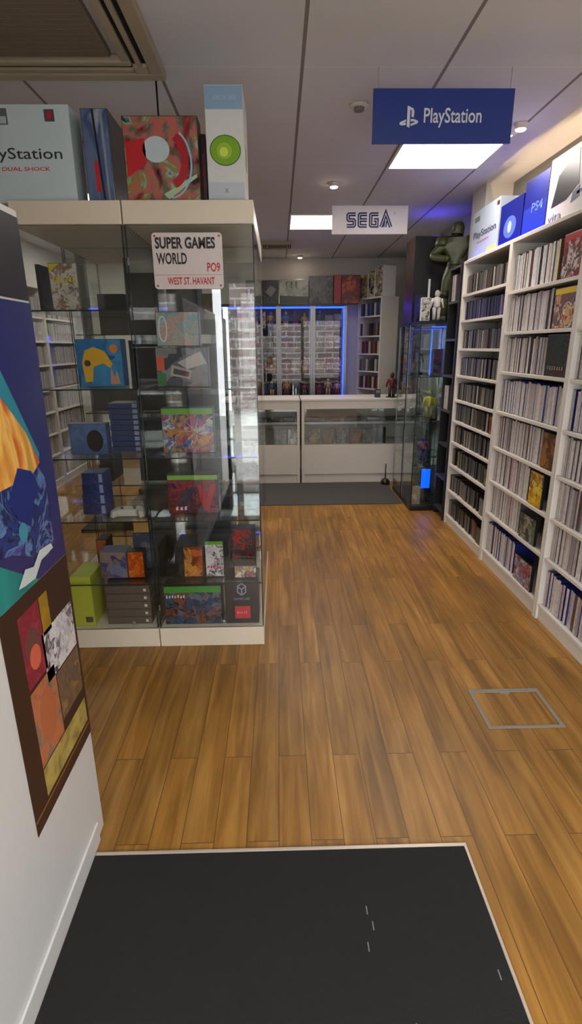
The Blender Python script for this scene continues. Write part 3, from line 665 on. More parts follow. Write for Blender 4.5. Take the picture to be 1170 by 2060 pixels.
def red_v(t, w, h, d):
    greenband(.13, (122, 180, 66))(t, w, h, d)
    poly('printed_v', [(w*.08, h*.75), (w*.16, h*.75), (w*.26, h*.36), (w*.36, h*.75), (w*.46, h*.75), (w*.30, h*.08), (w*.2, h*.08)], M('print_blood', (176, 24, 34), .4), t, -.0006)
    script_marks('white_script', 3, t, PAPER, -w*.36, -w*.1, h*.06, h*.2, -.0006)
goods('game_box', 'dark red game bundle box with a green band and a red V shape', 'game box', -.545, -.300, .656, .850, 2.50, [(120, 20, 36), (60, 16, 30), (150, 40, 50), (40, 40, 70)], extra=red_v, d=.07)
goods('game_box', 'orange game box standing beside the pink and white one', 'game box', -.485, -.388, .336, .500, 2.46, [(196, 96, 26), (150, 60, 24), (214, 150, 70), (110, 50, 26)], d=.03)
def pinkish(t, w, h, d):
    greenband(.10)(t, w, h, d)
    script_marks('pink_script', 5, t, M('print_magenta', (204, 60, 110), .4), -w*.4, w*.4, h*.22, h*.34, -.0006)
goods('game_box', 'white game box with a green top edge and pink script', 'game box', -.378, -.285, .336, .525, 2.46, [(210, 210, 206), (50, 44, 50), (190, 176, 186), (214, 214, 210)], d=.03, extra=pinkish, sc=30)
goods('figure_box', 'red and black action figure pack on the lowest glass shelf at the aisle', 'figure box', -.262, -.135, .336, .53, 2.62, [(150, 24, 30), (24, 22, 24), (190, 50, 40), (60, 60, 60)], d=.08, sc=34)
goods('figure_box', 'yellow and pink patterned pack below the red figure pack', 'figure box', -.235, -.125, .3355, .40, 2.44, [(206, 166, 60), (160, 110, 120), (90, 60, 60), (220, 214, 200)], d=.05, sc=30)
def bundle(t, w, h, d):
    greenband(.17, (60, 150, 60))(t, w, h, d)
    script_marks('title_lettering', 7, t, PAPER, -w*.46, -w*.12, h*.68, h*.78, -.0006)
goods('console_box', 'wide dark blue console box with a green stripe on the cabinet floor', 'console box', -.585, -.30, .101, .31, 2.41, [(30, 52, 76), (50, 84, 116), (30, 26, 34), (120, 70, 50), (90, 110, 130)], d=.1, extra=bundle)
def cube(t, w, h, d):
    quads('cube_emblem', ribbon([[(0, h*.66), (-.02, h*.73), (-.02, h*.86), (0, h*.93), (.02, h*.86), (.02, h*.73), (0, h*.66)], [(-.02, h*.86), (0, h*.79), (.02, h*.86)], [(0, h*.79), (0, h*.66)]], .007), M('emblem_lilac', (150, 146, 170), .4), t, -.001)
    text('lettering', 'GAMECUBE', t, M('emblem_grey', (150, 146, 160), .4), -.04, .04, h*.55, h*.60, 0)
    poly('red_sticker', [(-.036, h*.12), (.040, h*.12), (.040, h*.40), (-.036, h*.40)], M('sticker_red', (206, 52, 60), .4), t, 0)
    script_marks('sticker_lettering', 5, t, M('sticker_pale', (230, 150, 150), .4), -.026, .028, h*.22, h*.30, -.0012)
cover_box('console_box', 'black console box with a lilac cube emblem and a red sticker', 'console box', -.20, 2.41, .1005, 0, .165, .235, .16, None, M('carton_black', (30, 26, 30), .4), None, cube)
cover_box('black_case', 'dark grey case lying in the cabinet behind the orange game box', 'case', -.42, 2.62, .3365, 0, .28, .10, .2, None, M('case_charcoal', (40, 38, 38), .4))
# left front cabinet
def comic(t, w, h, d):
    poly('yellow_corner', [(-w*.48, h*.98), (-w*.1, h*.98), (-w*.48, h*.80)], M('print_yellow', (214, 196, 20), .4), t, -.0006)
    script_marks('title_lettering', 7, t, M('print_yellow', (214, 196, 20), .4), -w*.38, w*.42, h*.58, h*.72, -.0006)
goods('game_box', 'white game box with a yellow title on the upper glass shelf', 'game box', -.965, -.845, 1.586, 1.775, 2.47, [(176, 174, 166), (110, 104, 104), (150, 120, 96), (206, 204, 196), (196, 192, 184)], extra=comic, d=.09, body=M('carton_grey_green', (110, 118, 108), .5), sc=26)
goods('game_case', 'small dark case standing left of the white box with the yellow title', 'game case', -1.02, -1.0, 1.586, 1.77, 2.47, None, d=.13, body=BK)
def pad(t, w, h, d):
    Yl = M('print_pad_yellow', (226, 176, 20), .4)
    poly('controller_picture', [(-w*.34, h*.10), (-w*.18, h*.12), (-w*.14, h*.42), (w*.08, h*.50), (w*.22, h*.40), (w*.28, h*.48), (w*.14, h*.74), (-w*.10, h*.84), (-w*.30, h*.76), (-w*.38, h*.5)], Yl, t, -.0006)
    poly('thumb_pad', circ(-w*.26, h*.50, .014), M('print_charcoal', (60, 56, 60), .4), t, -.0018)
    poly('orange_badge', circ(w*.33, h*.80, .018), M('print_badge', (226, 130, 30), .4), t, -.0006)
    poly('printed_flame', [(w*.2, h*.06), (w*.42, h*.06), (w*.36, h*.34), (w*.30, h*.2), (w*.24, h*.42)], M('print_flame', (200, 150, 120), .4), t, -.0006)
goods('console_box', 'bright blue handheld box with a yellow controller picture', 'console box', -.905, -.70, 1.263, 1.47, 2.50, [(16, 120, 180), (24, 100, 160), (10, 80, 140), (40, 140, 196)], extra=pad, d=.08, body=M('carton_blue', (16, 84, 140), .4), sc=8)
stack_l = 'dark blue game case in the tall stack behind the left glass door'
for k in range(9):
    goods('game_case', f'dark blue case in the stack of flat cases on the middle glass shelf', 'game case', -.80+.003*(k % 2), -.66, .957+k*.0255, .957+k*.0255+.024, 2.54, None, d=.13, body=M('case_mid_blue', (46, 66, 110), .3), group='flat blue cases stacked on the middle shelf',
          extra=lambda t, w, h, d: poly('spine_label', [(w*.30, .003), (w*.46, .003), (w*.46, h-.003), (w*.30, h-.003)], M('label_pale', (150, 160, 190), .4), t, 0))
goods('console_box', 'light blue headset box with a dark oval picture', 'console box', -.972, -.80, .956, 1.10, 2.48, [(60, 130, 160), (90, 120, 170), (70, 100, 150)], d=.06, body=M('carton_slate_blue', (60, 84, 130), .4), sc=8,
      extra=lambda t, w, h, d: poly('headset_picture', circ(.03, h*.45, .038, .05), M('print_near_black', (26, 22, 26), .4), t, -.0006))
for k in range(4):
    goods('controller_box', 'blue controller box in the stack on the fourth glass shelf', 'controller box', -.96+.004*k, -.845, .657+k*.052, .657+k*.052+.05, 2.50, [(40, 70, 130), (60, 90, 150), (30, 50, 100)], d=.12, body=M('carton_pad_blue', (30, 60, 130), .4), group='blue controller boxes stacked on the fourth glass shelf', seed=4,
          extra=lambda t, w, h, d: poly('spine_label', [(w*.28, .005), (w*.44, .005), (w*.44, h-.005), (w*.28, h-.005)], M('label_pale', (150, 160, 190), .4), t, -.0006))
# white controller lying in front
t = thing('game_controller', 'white game controller lying on the fourth glass shelf', 'controller', (-.735, 2.48, .6565))
WP = M('pad_white', (206, 202, 194), .35)
bm_p = [(-.075, .03), (-.05, .055), (.05, .055), (.075, .03), (.085, -.03), (.065, -.05), (.045, -.02), (-.045, -.02), (-.065, -.05), (-.085, -.03)]
me = bpy.data.meshes.new('pad_body'); n = len(bm_p)
me.from_pydata([(x, y, 0) for x, y in bm_p]+[(x*.93, y*.93, .034) for x, y in bm_p], [], [list(range(n))[::-1], list(range(n, 2*n))]+[[i, (i+1) % n, (i+1) % n+n, i+n] for i in range(n)])
link('pad_body', me, WP, t, .006)
for sx_ in (-.03, .03): lathe('thumb_stick', [(.006, .034), (.006, .044), (.011, .046), (.011, .05)], GREYP, t, 14, (sx_, 0, 0))
goods('game_box', 'red game box at the left end of the row above the cabinet floor', 'game box', -.955, -.90, .336, .49, 2.60, [(150, 60, 44), (110, 44, 40), (170, 90, 60)], d=.1)
goods('game_box', 'blue-grey game box with a gold patch, lower left glass shelf', 'game box', -.895, -.765, .336, .475, 2.46, [(90, 100, 140), (60, 60, 110), (160, 120, 70), (110, 120, 150)], d=.1, body=M('carton_grey_blue', (84, 98, 124), .4))
goods('game_box', 'orange game box on the lower left glass shelf', 'game box', -.762, -.680, .336, .475, 2.46, [(206, 100, 20), (224, 130, 40), (180, 70, 20)], d=.06)
goods('game_box', 'tall grey game box behind the orange one', 'game box', -.76, -.655, .336, .53, 2.58, [(120, 122, 130), (90, 92, 104), (60, 70, 100)], d=.04)
goods('game_box', 'tan game box behind the white controller, lower left shelf', 'game box', -.75, -.67, .532, .60, 2.58, None, d=.04, body=M('tan_card', (190, 150, 84), .5))
goods('console_box', 'yellow-green console box standing on the left cabinet floor', 'console box', -1.035, -.935, .101, .365, 2.41, None, d=.2, body=M('carton_lime', (190, 196, 70), .45),
      extra=lambda t, w, h, d: poly('small_label', [(.005, .02), (.04, .02), (.04, .05), (.005, .05)], M('label_dark', (84, 76, 78), .5), t, 0))
for k in range(5):
    goods('video_deck', 'dark grey slab in the stack of flat boxes on the left cabinet floor', 'console box', -.875+.004*(k % 2), -.655, .101+k*.042, .101+k*.042+.04, 2.42, None, d=.2, body=M('slab_grey', (96, 86, 80), .45), group='dark grey flat boxes stacked on the cabinet floor',
          extra=lambda t, w, h, d: poly('spine_label', [(w*.36, .012), (w*.42, .012), (w*.42, .026), (w*.36, .026)], PAPER, t, 0))
goods('game_box', 'dark box on top of the flat grey stack', 'game box', -.87, -.67, .3125-.0005, .3260, 2.46, None, d=.1, body=BK)
# goods in the cabinets behind: mostly black boxes added to darken the unlit interior
DB = M('matt_black_box', (7, 7, 8), .6)
rear = [('a', -.79, -.635, 1.5, 1.87, 'tall black box on the top shelf of the rear left cabinet'),
        ('a', -.94, -.80, 1.5, 1.70, 'small black box on the top shelf of the rear left cabinet'),
        ('a', -.80, -.63, 1.1, 1.47, 'black speaker box on the second shelf of the rear left cabinet'),
        ('a', -1.02, -.81, 1.1, 1.225, 'low black deck on the second shelf of the rear left cabinet'),
        ('a', -.80, -.63, .7, 1.06, 'black slab box on the third shelf of the rear left cabinet'),
        ('a', -1.03, -.955, .7, .88, 'narrow black box at the outer end of the third rear left shelf'),
        ('a', -1.03, -.83, .4, .46, 'flat black box on the lowest shelf of the rear left cabinet'),
        ('a', -.82, -.63, .4, .65, 'black box on the lowest shelf of the rear left cabinet'),
        ('a', -.84, -.63, .101, .37, 'black-brown box on the floor of the rear left cabinet'),
        ('b', -.58, -.42, 1.5, 1.80, 'dark olive box on the top shelf of the rear right cabinet'), ('b', -.59, -.35, 1.1, 1.45, 'black box on the second shelf of the rear right cabinet'),
        ('b', -.58, -.28, .7, 1.04, 'large black box on the third shelf of the rear right cabinet'), ('b', -.57, -.30, .4, .64, 'wide black box on the fourth shelf of the rear right cabinet'),
        ('b', -.56, -.25, .101, .34, 'wide dark brown box on the floor of the rear right cabinet')]
for k, (_, x0, x1, z0, z1, lab) in enumerate(rear):
    goods('console_box', lab, 'console box', x0, x1, z0+.001, z1, 3.0, [(7, 7, 7), (16, 14, 13), (10, 9, 10), (48, 42, 28) if k in (9, 13) else (12, 11, 12)], d=.2, body=DB, sc=10, seed=k)
goods('game_box', 'dull gold box on the top shelf of the rear right cabinet', 'game box', -.40, -.31, 1.501, 1.70, 3.02, [(84, 72, 24), (110, 96, 30), (60, 50, 24)], d=.08)
goods('game_box', 'blue and tan figure pack at the aisle end of the rear right cabinet', 'game box', -.24, -.13, 1.101, 1.24, 3.0, [(60, 90, 130), (170, 120, 80), (110, 60, 50), (190, 190, 190)], d=.1)
goods('game_box', 'pale blue-grey boxed set at the aisle end of the rear right cabinet', 'game box', -.25, -.14, .701, .9, 3.0, [(120, 130, 140), (60, 64, 76), (170, 176, 182)], d=.1)

# ------------------------------------------------------------------ posters on the entrance screen (facing +X)
def poster(name, lab, y0, y1, z0, z1, x=-.5695):
    # local x runs from near (0) to far? facing +X: rz=90 -> local x = +Y
    return thing(name, lab, 'poster', (x, y0, z0), 90)
t = poster('poster', 'dark grey and black poster, topmost on the entrance screen', 0, 0, 0, 0); t.location = (-.5695, .75, 1.535)
box('sheet', (0, .57, -.0012, 0, 0, .17), M('poster_black', (26, 24, 27), .35), t)
poly('printed_streak', [(.30, .02), (.36, .0), (.48, .13), (.44, .165)], M('poster_grey', (78, 76, 82), .35), t, -.0012, .0004)
poly('printed_streak', [(.20, .05), (.24, .03), (.40, .15), (.36, .165)], M('poster_grey', (78, 76, 82), .35), t, -.0012, .0004)
t = thing('poster', 'glossy navy poster with orange and teal swirls on the entrance screen', 'poster', (-.5695, .70, .915), 90)
W_, H_ = .6245, .615
box('sheet', (0, W_, -.0012, 0, 0, H_), M('poster_navy', (38, 44, 100), .25), t)
def pp(n, pts, m, k=1): return poly(n, pts, m, t, -.0012-(k-1)*.0004, .0004)
pp('printed_sweep', [(.0, .02), (.22, .0), (.46, .0), (.30, .10), (.0, .20)], paint('p_teal', [(16, 104, 108), (30, 140, 134), (24, 112, 116)], 4, 1, 1), 1)
pp('printed_cloud', [(.12, .14), (.36, .10), (.52, .03), (.565, .06), (.565, .22), (.5, .30), (.3, .32), (.12, .26)], paint('p_blue', [(16, 20, 50), (36, 60, 130), (20, 30, 70), (90, 130, 180), (60, 50, 120), (20, 22, 50)], 9, 3, 2), 2)
pp('printed_sweep', [(.0, .60), (.20, .60), (.42, .50), (.555, .28), (.545, .26), (.40, .44), (.20, .54), (.0, .56)], M('poster_cyan', (40, 130, 150), .3), 3)
pp('printed_flare', [(.0, .30), (.20, .56), (.38, .46), (.50, .34), (.55, .26), (.50, .24), (.36, .24), (.10, .22)], paint('p_orange', [(150, 160, 90), (214, 140, 50), (236, 190, 96), (200, 96, 36), (140, 90, 50)], 4.5, 2, 3, (1.2, 1, .7)), 4)
pp('printed_splash', [(.38, .21), (.44, .27), (.50, .25), (.53, .20), (.49, .18), (.46, .13), (.41, .16)], M('poster_deep_blue', (26, 44, 112), .3), 5)
pp('printed_orb', circ(.42, .13, .02, .022), M('poster_cyan2', (60, 140, 160), .3), 6)
pp('script', [(.36, .02), (.40, .05), (.44, .04), (.48, .065), (.54, .06), (.55, .045), (.48, .04), (.44, .012), (.39, .015)], M('poster_white', (196, 206, 206), .3), 7)
t = thing('poster', 'brown bordered poster of comic panels, lowest on the entrance screen', 'poster', (-.5695, .965, .355), 90)
W_, H_ = .355, .558
box('sheet', (0, W_+.004, -.0012, 0, 0, H_), M('poster_brown', (52, 30, 20), .45), t)
pan = [('printed_panel', (.07, .17, .34, .52), [(150, 36, 56), (120, 24, 50), (176, 60, 70)]), ('printed_panel', (.175, .22, .42, .52), [(170, 130, 30), (140, 110, 30)]),
       ('text_panel', (.16, .345, .30, .43), [(206, 204, 204), (180, 178, 180), (60, 56, 60), (212, 210, 210)]), ('printed_panel', (.07, .20, .13, .33), [(60, 110, 110), (190, 110, 70), (150, 84, 60)]),
       ('printed_panel', (.205, .345, .16, .295), [(120, 100, 80), (90, 70, 60), (150, 120, 60)]), ('printed_panel', (.07, .345, .05, .125), [(190, 170, 90), (170, 150, 80), (120, 100, 50)])]
for k, (n_, (a, b, c_, d_), cols) in enumerate(pan):
    pp(n_, [(a, c_), (b, c_), (b, d_), (a, d_)], (art if 'text' in n_ else paint)('panel_%d' % k, cols, 24, .6 if 'text' not in n_ else .05, k+40), 1)
pp('printed_head', circ(.118, .43, .034, .045), M('panel_brown', (100, 60, 56), .4), 2)
pp('printed_face', circ(.12, .40, .026, .03), M('panel_coral', (206, 96, 70), .4), 3)
pp('printed_head', circ(.135, .235, .045, .07), M('panel_tan', (176, 100, 64), .4), 2)
pp('border_line', [(.0, .035), (.35, .035), (.35, .040), (.0, .040)], M('panel_copper', (150, 90, 40), .4), 2)

# ------------------------------------------------------------------ counters at the back of the aisle
def counter(lab, x0, x1):
    t = thing('glass_counter', lab, 'counter', (x0, 5.68, 0)); w = x1-x0; d = .5; s = .03
    box('plinth', (0, w, .02, d, 0, .10), WHITE, t); box('front_panel', (s, w-s, .0, .018, .10, .42), WHITE, t, .002)
    box('side_post', (0, s, 0, .04, .0, .905), WHITE, t, .002); box('side_post', (w-s, w, 0, .04, .0, .905), WHITE, t, .002)
    box('top_band', (s, w-s, 0, .02, .80, .885), WHITE, t, .002)
    box('worktop', (-.004, w+.004, -.006, d, .885, .905), WHITE, t, .002)
    box('display_floor', (s, w-s, .018, d, .40, .42), WHITE, t)
    box('back_panel', (s, w-s, d-.02, d, .10, .885), WHITE, t)
    gpane('glass_front', (s, w-s, .006, .011, .42, .80), t)
    gpane('glass_shelf', (s, w-s, .03, d-.03, .652, .660), t)
    box('shelf_edge', (s, w-s, .02, .028, .64, .662), ALU, t)
    return t
counter('white glass-fronted counter, narrow one behind the near cabinet corner', -.60, .214)
counter('white glass-fronted counter, long one in the middle of the far end', .232, 1.56)
cols_l = [[(60, 56, 56), (90, 84, 80)], [(110, 112, 108), (70, 74, 70), (130, 132, 128)], [(190, 190, 186), (90, 90, 92), (210, 210, 208)], [(120, 96, 60), (60, 50, 44), (150, 130, 90)], [(130, 84, 76), (80, 52, 50), (110, 90, 84)], [(60, 60, 60), (140, 140, 130), (40, 40, 40)], [(100, 60, 50), (70, 60, 54), (120, 90, 70)], [(110, 110, 104), (50, 50, 50), (80, 84, 80)]]
names = ['dark game in the narrow counter, farthest to the left', 'grey game in the narrow counter, between the dark and white ones', 'white framed game in the narrow counter', 'gold patterned game at the post of the long counter',
         'dull pink game second from the post in the long counter', 'black and cream game in the middle of the long counter', 'dark red-brown game next to the black and cream one', 'grey-green game before the black bin in the long counter']
for k, px_ in enumerate(((-.145, -.06), (-.045, .075), (.085, .185), (.31, .435), (.465, .585), (.61, .735), (.755, .875), (.89, 1.0))):
    goods('boxed_game', names[k], 'game', px_[0], px_[1], .421, .421+.165, 5.74, cols_l[k], d=.03, sc=24, seed=k)
cover_box('small_bin', 'black bin standing inside the long counter by the glass cabinet', 'bin', 1.09, 5.74, .421, 0, .11, .17, .1, None, DARK)
for k, (x, w, c3, lb) in enumerate(((-.07, .14, (40, 40, 42), 'black handheld lying on the upper shelf of the narrow counter'), (.10, .12, (150, 150, 150), 'grey handheld on the upper shelf of the narrow counter'),
                              (.36, .16, (90, 92, 96), 'mid-grey console on the upper shelf of the long counter by the post'), (.58, .16, (110, 60, 70), 'dull red console on the upper shelf of the long counter'),
                              (.80, .18, (60, 60, 80), 'slate console on the upper shelf of the long counter'), (1.02, .14, (170, 172, 172), 'pale grey console on the upper shelf of the long counter'), (1.24, .16, (80, 80, 80), 'dark grey console on the upper shelf of the long counter by the cabinet'))):
    t = thing('handheld_console', lb, 'console', (x, 5.86, .661))
    box('shell', (-w/2, w/2, -.04, .04, 0, .035), M('shell_%d' % k, c3, .4), t, .006); box('screen', (-w*.25, w*.25, -.03, .03, .0352, .037), DARK, t)
def figurine(lab, loc, h, rgb, rgb2, cat='figurine'):
    t = thing('figurine', lab, cat, loc)
    a = M('fig_%d_%d_%d' % rgb, rgb, .4); b = M('fig_%d_%d_%d' % rgb2, rgb2, .4)
    lathe('stand', [(.24*h, 0), (.24*h, .03*h)], DARK, t, 18)
    for s in (-1, 1): lathe('leg', [(.065*h, .032*h), (.055*h, .2*h), (.075*h, .44*h)], b, t, 10, (s*.075*h, 0, 0))
    lathe('torso', [(.10*h, .42*h), (.125*h, .5*h), (.11*h, .58*h), (.15*h, .72*h), (.07*h, .78*h)], a, t, 14)
    for s in (-1, 1):
        o = lathe('arm', [(.035*h, -.32*h), (.045*h, -.12*h), (.05*h, 0)], a, t, 8); o.location = (s*.15*h, 0, .73*h); o.rotation_euler = (0, R(-14*s), 0)
    lathe('head', [(.02*h, .77*h), (.075*h, .81*h), (.09*h, .88*h), (.07*h, .96*h), (.02*h, .995*h)], b, t, 14)
    return t
figurine('dark red standing figurine on the long counter before the bookcase side', (1.20, 5.80, .9055), .26, (90, 24, 26), (50, 26, 26))
t = thing('card_reader', 'small black card reader standing on the long counter', 'card reader', (1.05, 5.8, .9055)); box('body', (-.028, .028, -.02, .04, 0, .085), DARK, t, .004); box('screen', (-.02, .02, -.0212, -.0202, .05, .075), GREYP, t)
t = thing('door_stop', 'small black weight on the carpet before the counter end', 'weight', (1.13, 5.58, .0062)); lathe('weight_body', [(.045, 0), (.05, .03), (.03, .055), (.012, .06)], DARK, t); lathe('rod', [(.006, .06), (.006, .22)], DARK, t, 10)

# ------------------------------------------------------------------ lit vitrines against the far wall
def vitrine(lab, x0, led_right):
    t = thing('display_cabinet', lab, 'display cabinet', (x0, 7.2, 0)); w = .434
    box('base', (0, w, 0, .4, 0, .08), ALU, t); box('top_panel', (0, w, 0, .4, 1.92, 1.95), DARK, t)
    for a, b in ((0, 0), (w-.03, 0), (0, .37), (w-.03, .37)): box('frame_post', (a, a+.03, b, b+.03, .08, 1.92), ALU, t)
    gpane('glass_door', (.03, w-.03, .01, .015, .08, 1.92), t)
    box('back_panel', (.03, w-.03, .385, .395, .08, 1.92), M('vitrine_back', (40, 40, 44), .6), t)
    for z in VZ: gpane('glass_shelf', (.03, w-.03, .03, .37, z-.006, z), t)
    box('led_bar', (.03, w-.03, .016, .03, 1.895, 1.915), BLUEL, t)
    if led_right: box('led_bar', (w-.045, w-.031, .02, .034, .8, 1.89), BLUEL, t)
VZ = [.45, .80, 1.10, 1.40, 1.66]
for k, x0 in enumerate((-.866, -.430, .006, .442)):
    vitrine(['blue-lit glass display cabinet hidden mostly behind the near cabinets', 'blue-lit glass display cabinet seen beside the near cabinet corner', 'blue-lit glass display cabinet in the middle against the far wall', 'blue-lit glass display cabinet with a glowing right edge'][k], x0, k == 3)
pal = [((170, 130, 40), 'gold'), ((150, 40, 44), 'red'), ((70, 90, 130), 'blue'), ((140, 132, 126), 'pale'), ((150, 50, 84), 'pink'), ((96, 96, 60), 'olive'), ((60, 56, 60), 'charcoal'), ((200, 150, 110), 'tan')]
hz = {0.45: 'lowest', .80: 'second lowest', 1.10: 'middle', 1.40: 'second highest', 1.66: 'top'}
vn = {0: 'vitrine by the cabinet corner', 1: 'middle vitrine', 2: 'vitrine with the glowing edge'}
pos = ['left end', 'middle', 'right end']
for c_, x0 in enumerate((-.430, .006, .442)):
    for z in VZ[1:]:
        for k in range(3):
            (rgb, cn) = random.choice(pal); x = x0+.095+k*.12; hh = random.uniform(.15, .21)
            lab = f'{cn} {{}}, {hz[z]} shelf of the {vn[c_]}, {pos[k]}'
            if random.random() < .5:
                figurine(lab.format('figurine'), (x, 7.33, z+.0005), hh*1.1, rgb, random.choice(pal)[0])
            else:
                r2 = random.choice(pal)[0]
                goods('boxed_toy', lab.format('boxed toy'), 'boxed toy', x-.055, x+.055, z+.0005, z+hh, 7.30, [rgb, r2, tuple(int(v*.4) for v in rgb), (84, 80, 78)], d=.07, sc=26, seed=c_*9+k)
# boxes on the vitrines
tops = [(-.40, -.19, .28, 'dark grey box on top of the far vitrines behind the cabinet corner', [(52, 50, 54), (36, 34, 36), (90, 88, 92)]),
        (-.186, .012, .28, 'charcoal console box with a grey diamond on the far vitrines', [(42, 40, 44), (60, 58, 62), (30, 30, 34)]),
        (.02, .388, .285, 'pale green console box with a dark green foot on the far vitrines', [(150, 156, 140), (120, 130, 112), (166, 168, 156)]),
        (.395, .70, .325, 'black and grey console box between the pale green and the red ones', [(40, 40, 42), (92, 90, 92), (60, 58, 58), (24, 24, 26)]),
        (.708, .80, .335, 'narrow bright red box on the far vitrines', [(170, 34, 34), (150, 28, 32)]),
        (.805, 1.04, .335, 'dark red and orange patterned box at the end of the far vitrines', [(120, 36, 28), (70, 26, 24), (180, 84, 40), (96, 30, 34)])]
for k, (x0, x1, h, lab, cols) in enumerate(tops):
    ex_ = None
    if k == 1: ex_ = lambda t, w, h, d: poly('grey_diamond', [(-.07, h*.5), (0, h*.78), (.07, h*.62), (0, h*.3)], GREYP, t, -.0006)
    if k == 2: ex_ = lambda t, w, h, d: (poly('dark_foot', [(-w*.49, .005), (w*.49, .005), (w*.49, h*.30), (-w*.49, h*.34)], M('print_bottle_green', (50, 62, 46), .4), t, -.0006), [poly('printed_peak', [(-w*.3+i*.06, h*.92), (-w*.2+i*.06, h*.92), (-w*.25+i*.06, h*.60)], M('print_moss', (76, 92, 66), .4), t, -.0006) for i in range(3)])
    cover_box('console_box', lab, 'console box', (x0+x1)/2, 7.24, 1.9502, 0, x1-x0, h, .2, art('top_art_%d' % k, cols, 12, .08, k+60), BK, None, ex_)

# corner bookcase, turned towards the room
AB = (Vector((1.275, 7.0)), Vector((1.045, 7.43)))
dv = AB[0]-AB[1]; ang = math.degrees(math.atan2(dv.y, dv.x))
ZC = [1.80, 1.56, 1.34, 1.12, .90, .65, .4, .08]
tc_ = bookcase('white bookcase turned at an angle in the far corner', (AB[1].x, AB[1].y, 0), ang, dv.length, ZC, WHITE, .27, 2.02)
mt = tc_.matrix_basis
mtx = Matrix.Translation((AB[1].x, AB[1].y, 0)) @ Matrix.Rotation(R(ang), 4, 'Z')
for i, z in enumerate(ZC[:5]):
    for k in range(9):
        if i in (1, 3) and k in (2, 5): continue
        p = mtx @ Vector((.04+k*.046, .02, z+.0005))
        cc = [(70, 84, 130), (110, 96, 96), (120, 70, 66), (120, 116, 116), (110, 60, 54)][i]
        o = box('game_case', (0, .036, 0, .13, 0, .15), M('corner_case_%d_%d' % (i, (k*5+i) % 4), [cc, (54, 50, 54), (170, 166, 160), tuple(int(v*.7) for v in cc)][(k*5+i) % 4], .4))
        o.location = p; o.rotation_euler = (0, 0, R(ang))
        props(o, f'thick game case on the {ord2[i]} shelf of the angled corner bookcase', 'game case', f'game cases on the {ord2[i]} shelf of the corner bookcase')
for k, (a, w, h, cols, lab) in enumerate(((.0, .17, .28, [(170, 90, 50), (200, 190, 150), (120, 110, 90)], 'orange and cream comic-print box on the corner bookcase'), (.18, .13, .31, [(190, 176, 60), (90, 90, 90), (196, 196, 190), (60, 60, 70)], 'yellow and black comic-print box on the corner bookcase'),
                                          (.32, .15, .35, [(196, 196, 192), (110, 110, 120), (170, 150, 90), (70, 80, 90)], 'white and grey comic-print box, tallest on the corner bookcase'))):
    p = mtx @ Vector((a+w/2, .02, 2.0203)); cover_box('comic_box', lab, 'box', p.x, p.y, p.z, ang, w, h, .2, art('comic_%d' % k, cols, 24, .05, k+70), PAPER)
cover_box('standing_banner', 'narrow yellow and blue banner box beside the corner bookcase', 'banner', 1.56, 6.7, 0, -15, .09, 2.42, .04, art('banner', [(190, 160, 60), (70, 100, 140), (196, 190, 170), (150, 120, 60)], 9, .1, 81), PAPER)

# ------------------------------------------------------------------ glass towers on the right
def tower(lab, x0, y0, w=.41, d=.37, led=False):
    t = thing('glass_tower', lab, 'display cabinet', (x0, y0, 0)); g = .004
    box('base', (0, w, 0, d, 0, .04), DARK, t); box('top_frame', (0, w, 0, d, 1.60, 1.625), DARK, t)
    gpane('glass_front', (.008, w-.008, .002, .002+g, .04, 1.60), t); gpane('glass_side', (.002, .002+g, .008, d-.008, .04, 1.60), t)
    gpane('glass_side', (w-.002-g, w-.002, .008, d-.008, .04, 1.60), t); gpane('glass_back', (.008, w-.008, d-.002-g, d-.002, .04, 1.60), t)
    for a, b in ((0, 0), (w-.008, 0), (0, d-.008), (w-.008, d-.008)): box('corner_post', (a, a+.008, b, b+.008, .04, 1.60), ALU if b else DARK, t)
    for z in (.42, .80, 1.18): gpane('glass_shelf', (.01, w-.01, .01, d-.01, z-.005, z), t)
    lathe('handle', [(.01, 0), (.01, .02)], ALU, t, 12).location = (-.02, .08, .9)
    if led: box('led_bar', [(.10, .106, .012, .018, 1.19, 1.56), (w-.02, w-.014, .012, .018, 1.19, 1.56), (.10, w-.02, .012, .018, 1.575, 1.581)], BLUEL, t)
tower('glass display tower with blue light lines, next to the black media tower', 1.165, 4.60, led=True)
tower('glass display tower behind the one with blue light lines', 1.165, 5.0)
figurine('yellow figurine in the front glass tower, on the second shelf', (1.33, 4.78, .8005), .26, (170, 160, 40), (120, 116, 60))
figurine('purple and blue figurine on the lower shelf of the front glass tower', (1.30, 4.78, .4205), .24, (96, 50, 90), (40, 50, 110))
t = thing('light_box', 'small glowing blue light cube at the bottom of the front glass tower', 'lamp', (1.335, 4.80, .0405)); box('body', (-.05, .05, -.04, .04, 0, .12), DARK, t); box('glow_panel', (-.04, .04, -.042, -.0405, .13, .31), M('cube_glow', (0, 60, 255), .5, emit=1.6), t) ; box('rear_panel', (-.045, .045, -.04, -.02, .12, .32), DARK, t)
goods('boxed_toy', 'red and white boxed toy at the foot of the front glass tower', 'boxed toy', 1.19, 1.27, .041, .22, 4.66, [(150, 60, 60), (190, 186, 180), (170, 140, 60), (130, 130, 130)], d=.07)
goods('boxed_toy', 'dark boxed toy inside the blue light lines of the front glass tower', 'boxed toy', 1.30, 1.40, 1.181, 1.40, 4.72, [(40, 34, 40), (90, 40, 44), (60, 70, 70)], d=.08)
goods('boxed_toy', 'pale boxed toy on the second shelf of the front glass tower', 'boxed toy', 1.37, 1.46, .801, 1.0, 4.66, [(150, 160, 170), (90, 100, 120), (180, 180, 180)], d=.05)
figurine('pale figurine on the second shelf of the rear glass tower', (1.32, 5.18, .8005), .25, (150, 150, 140), (120, 130, 140))
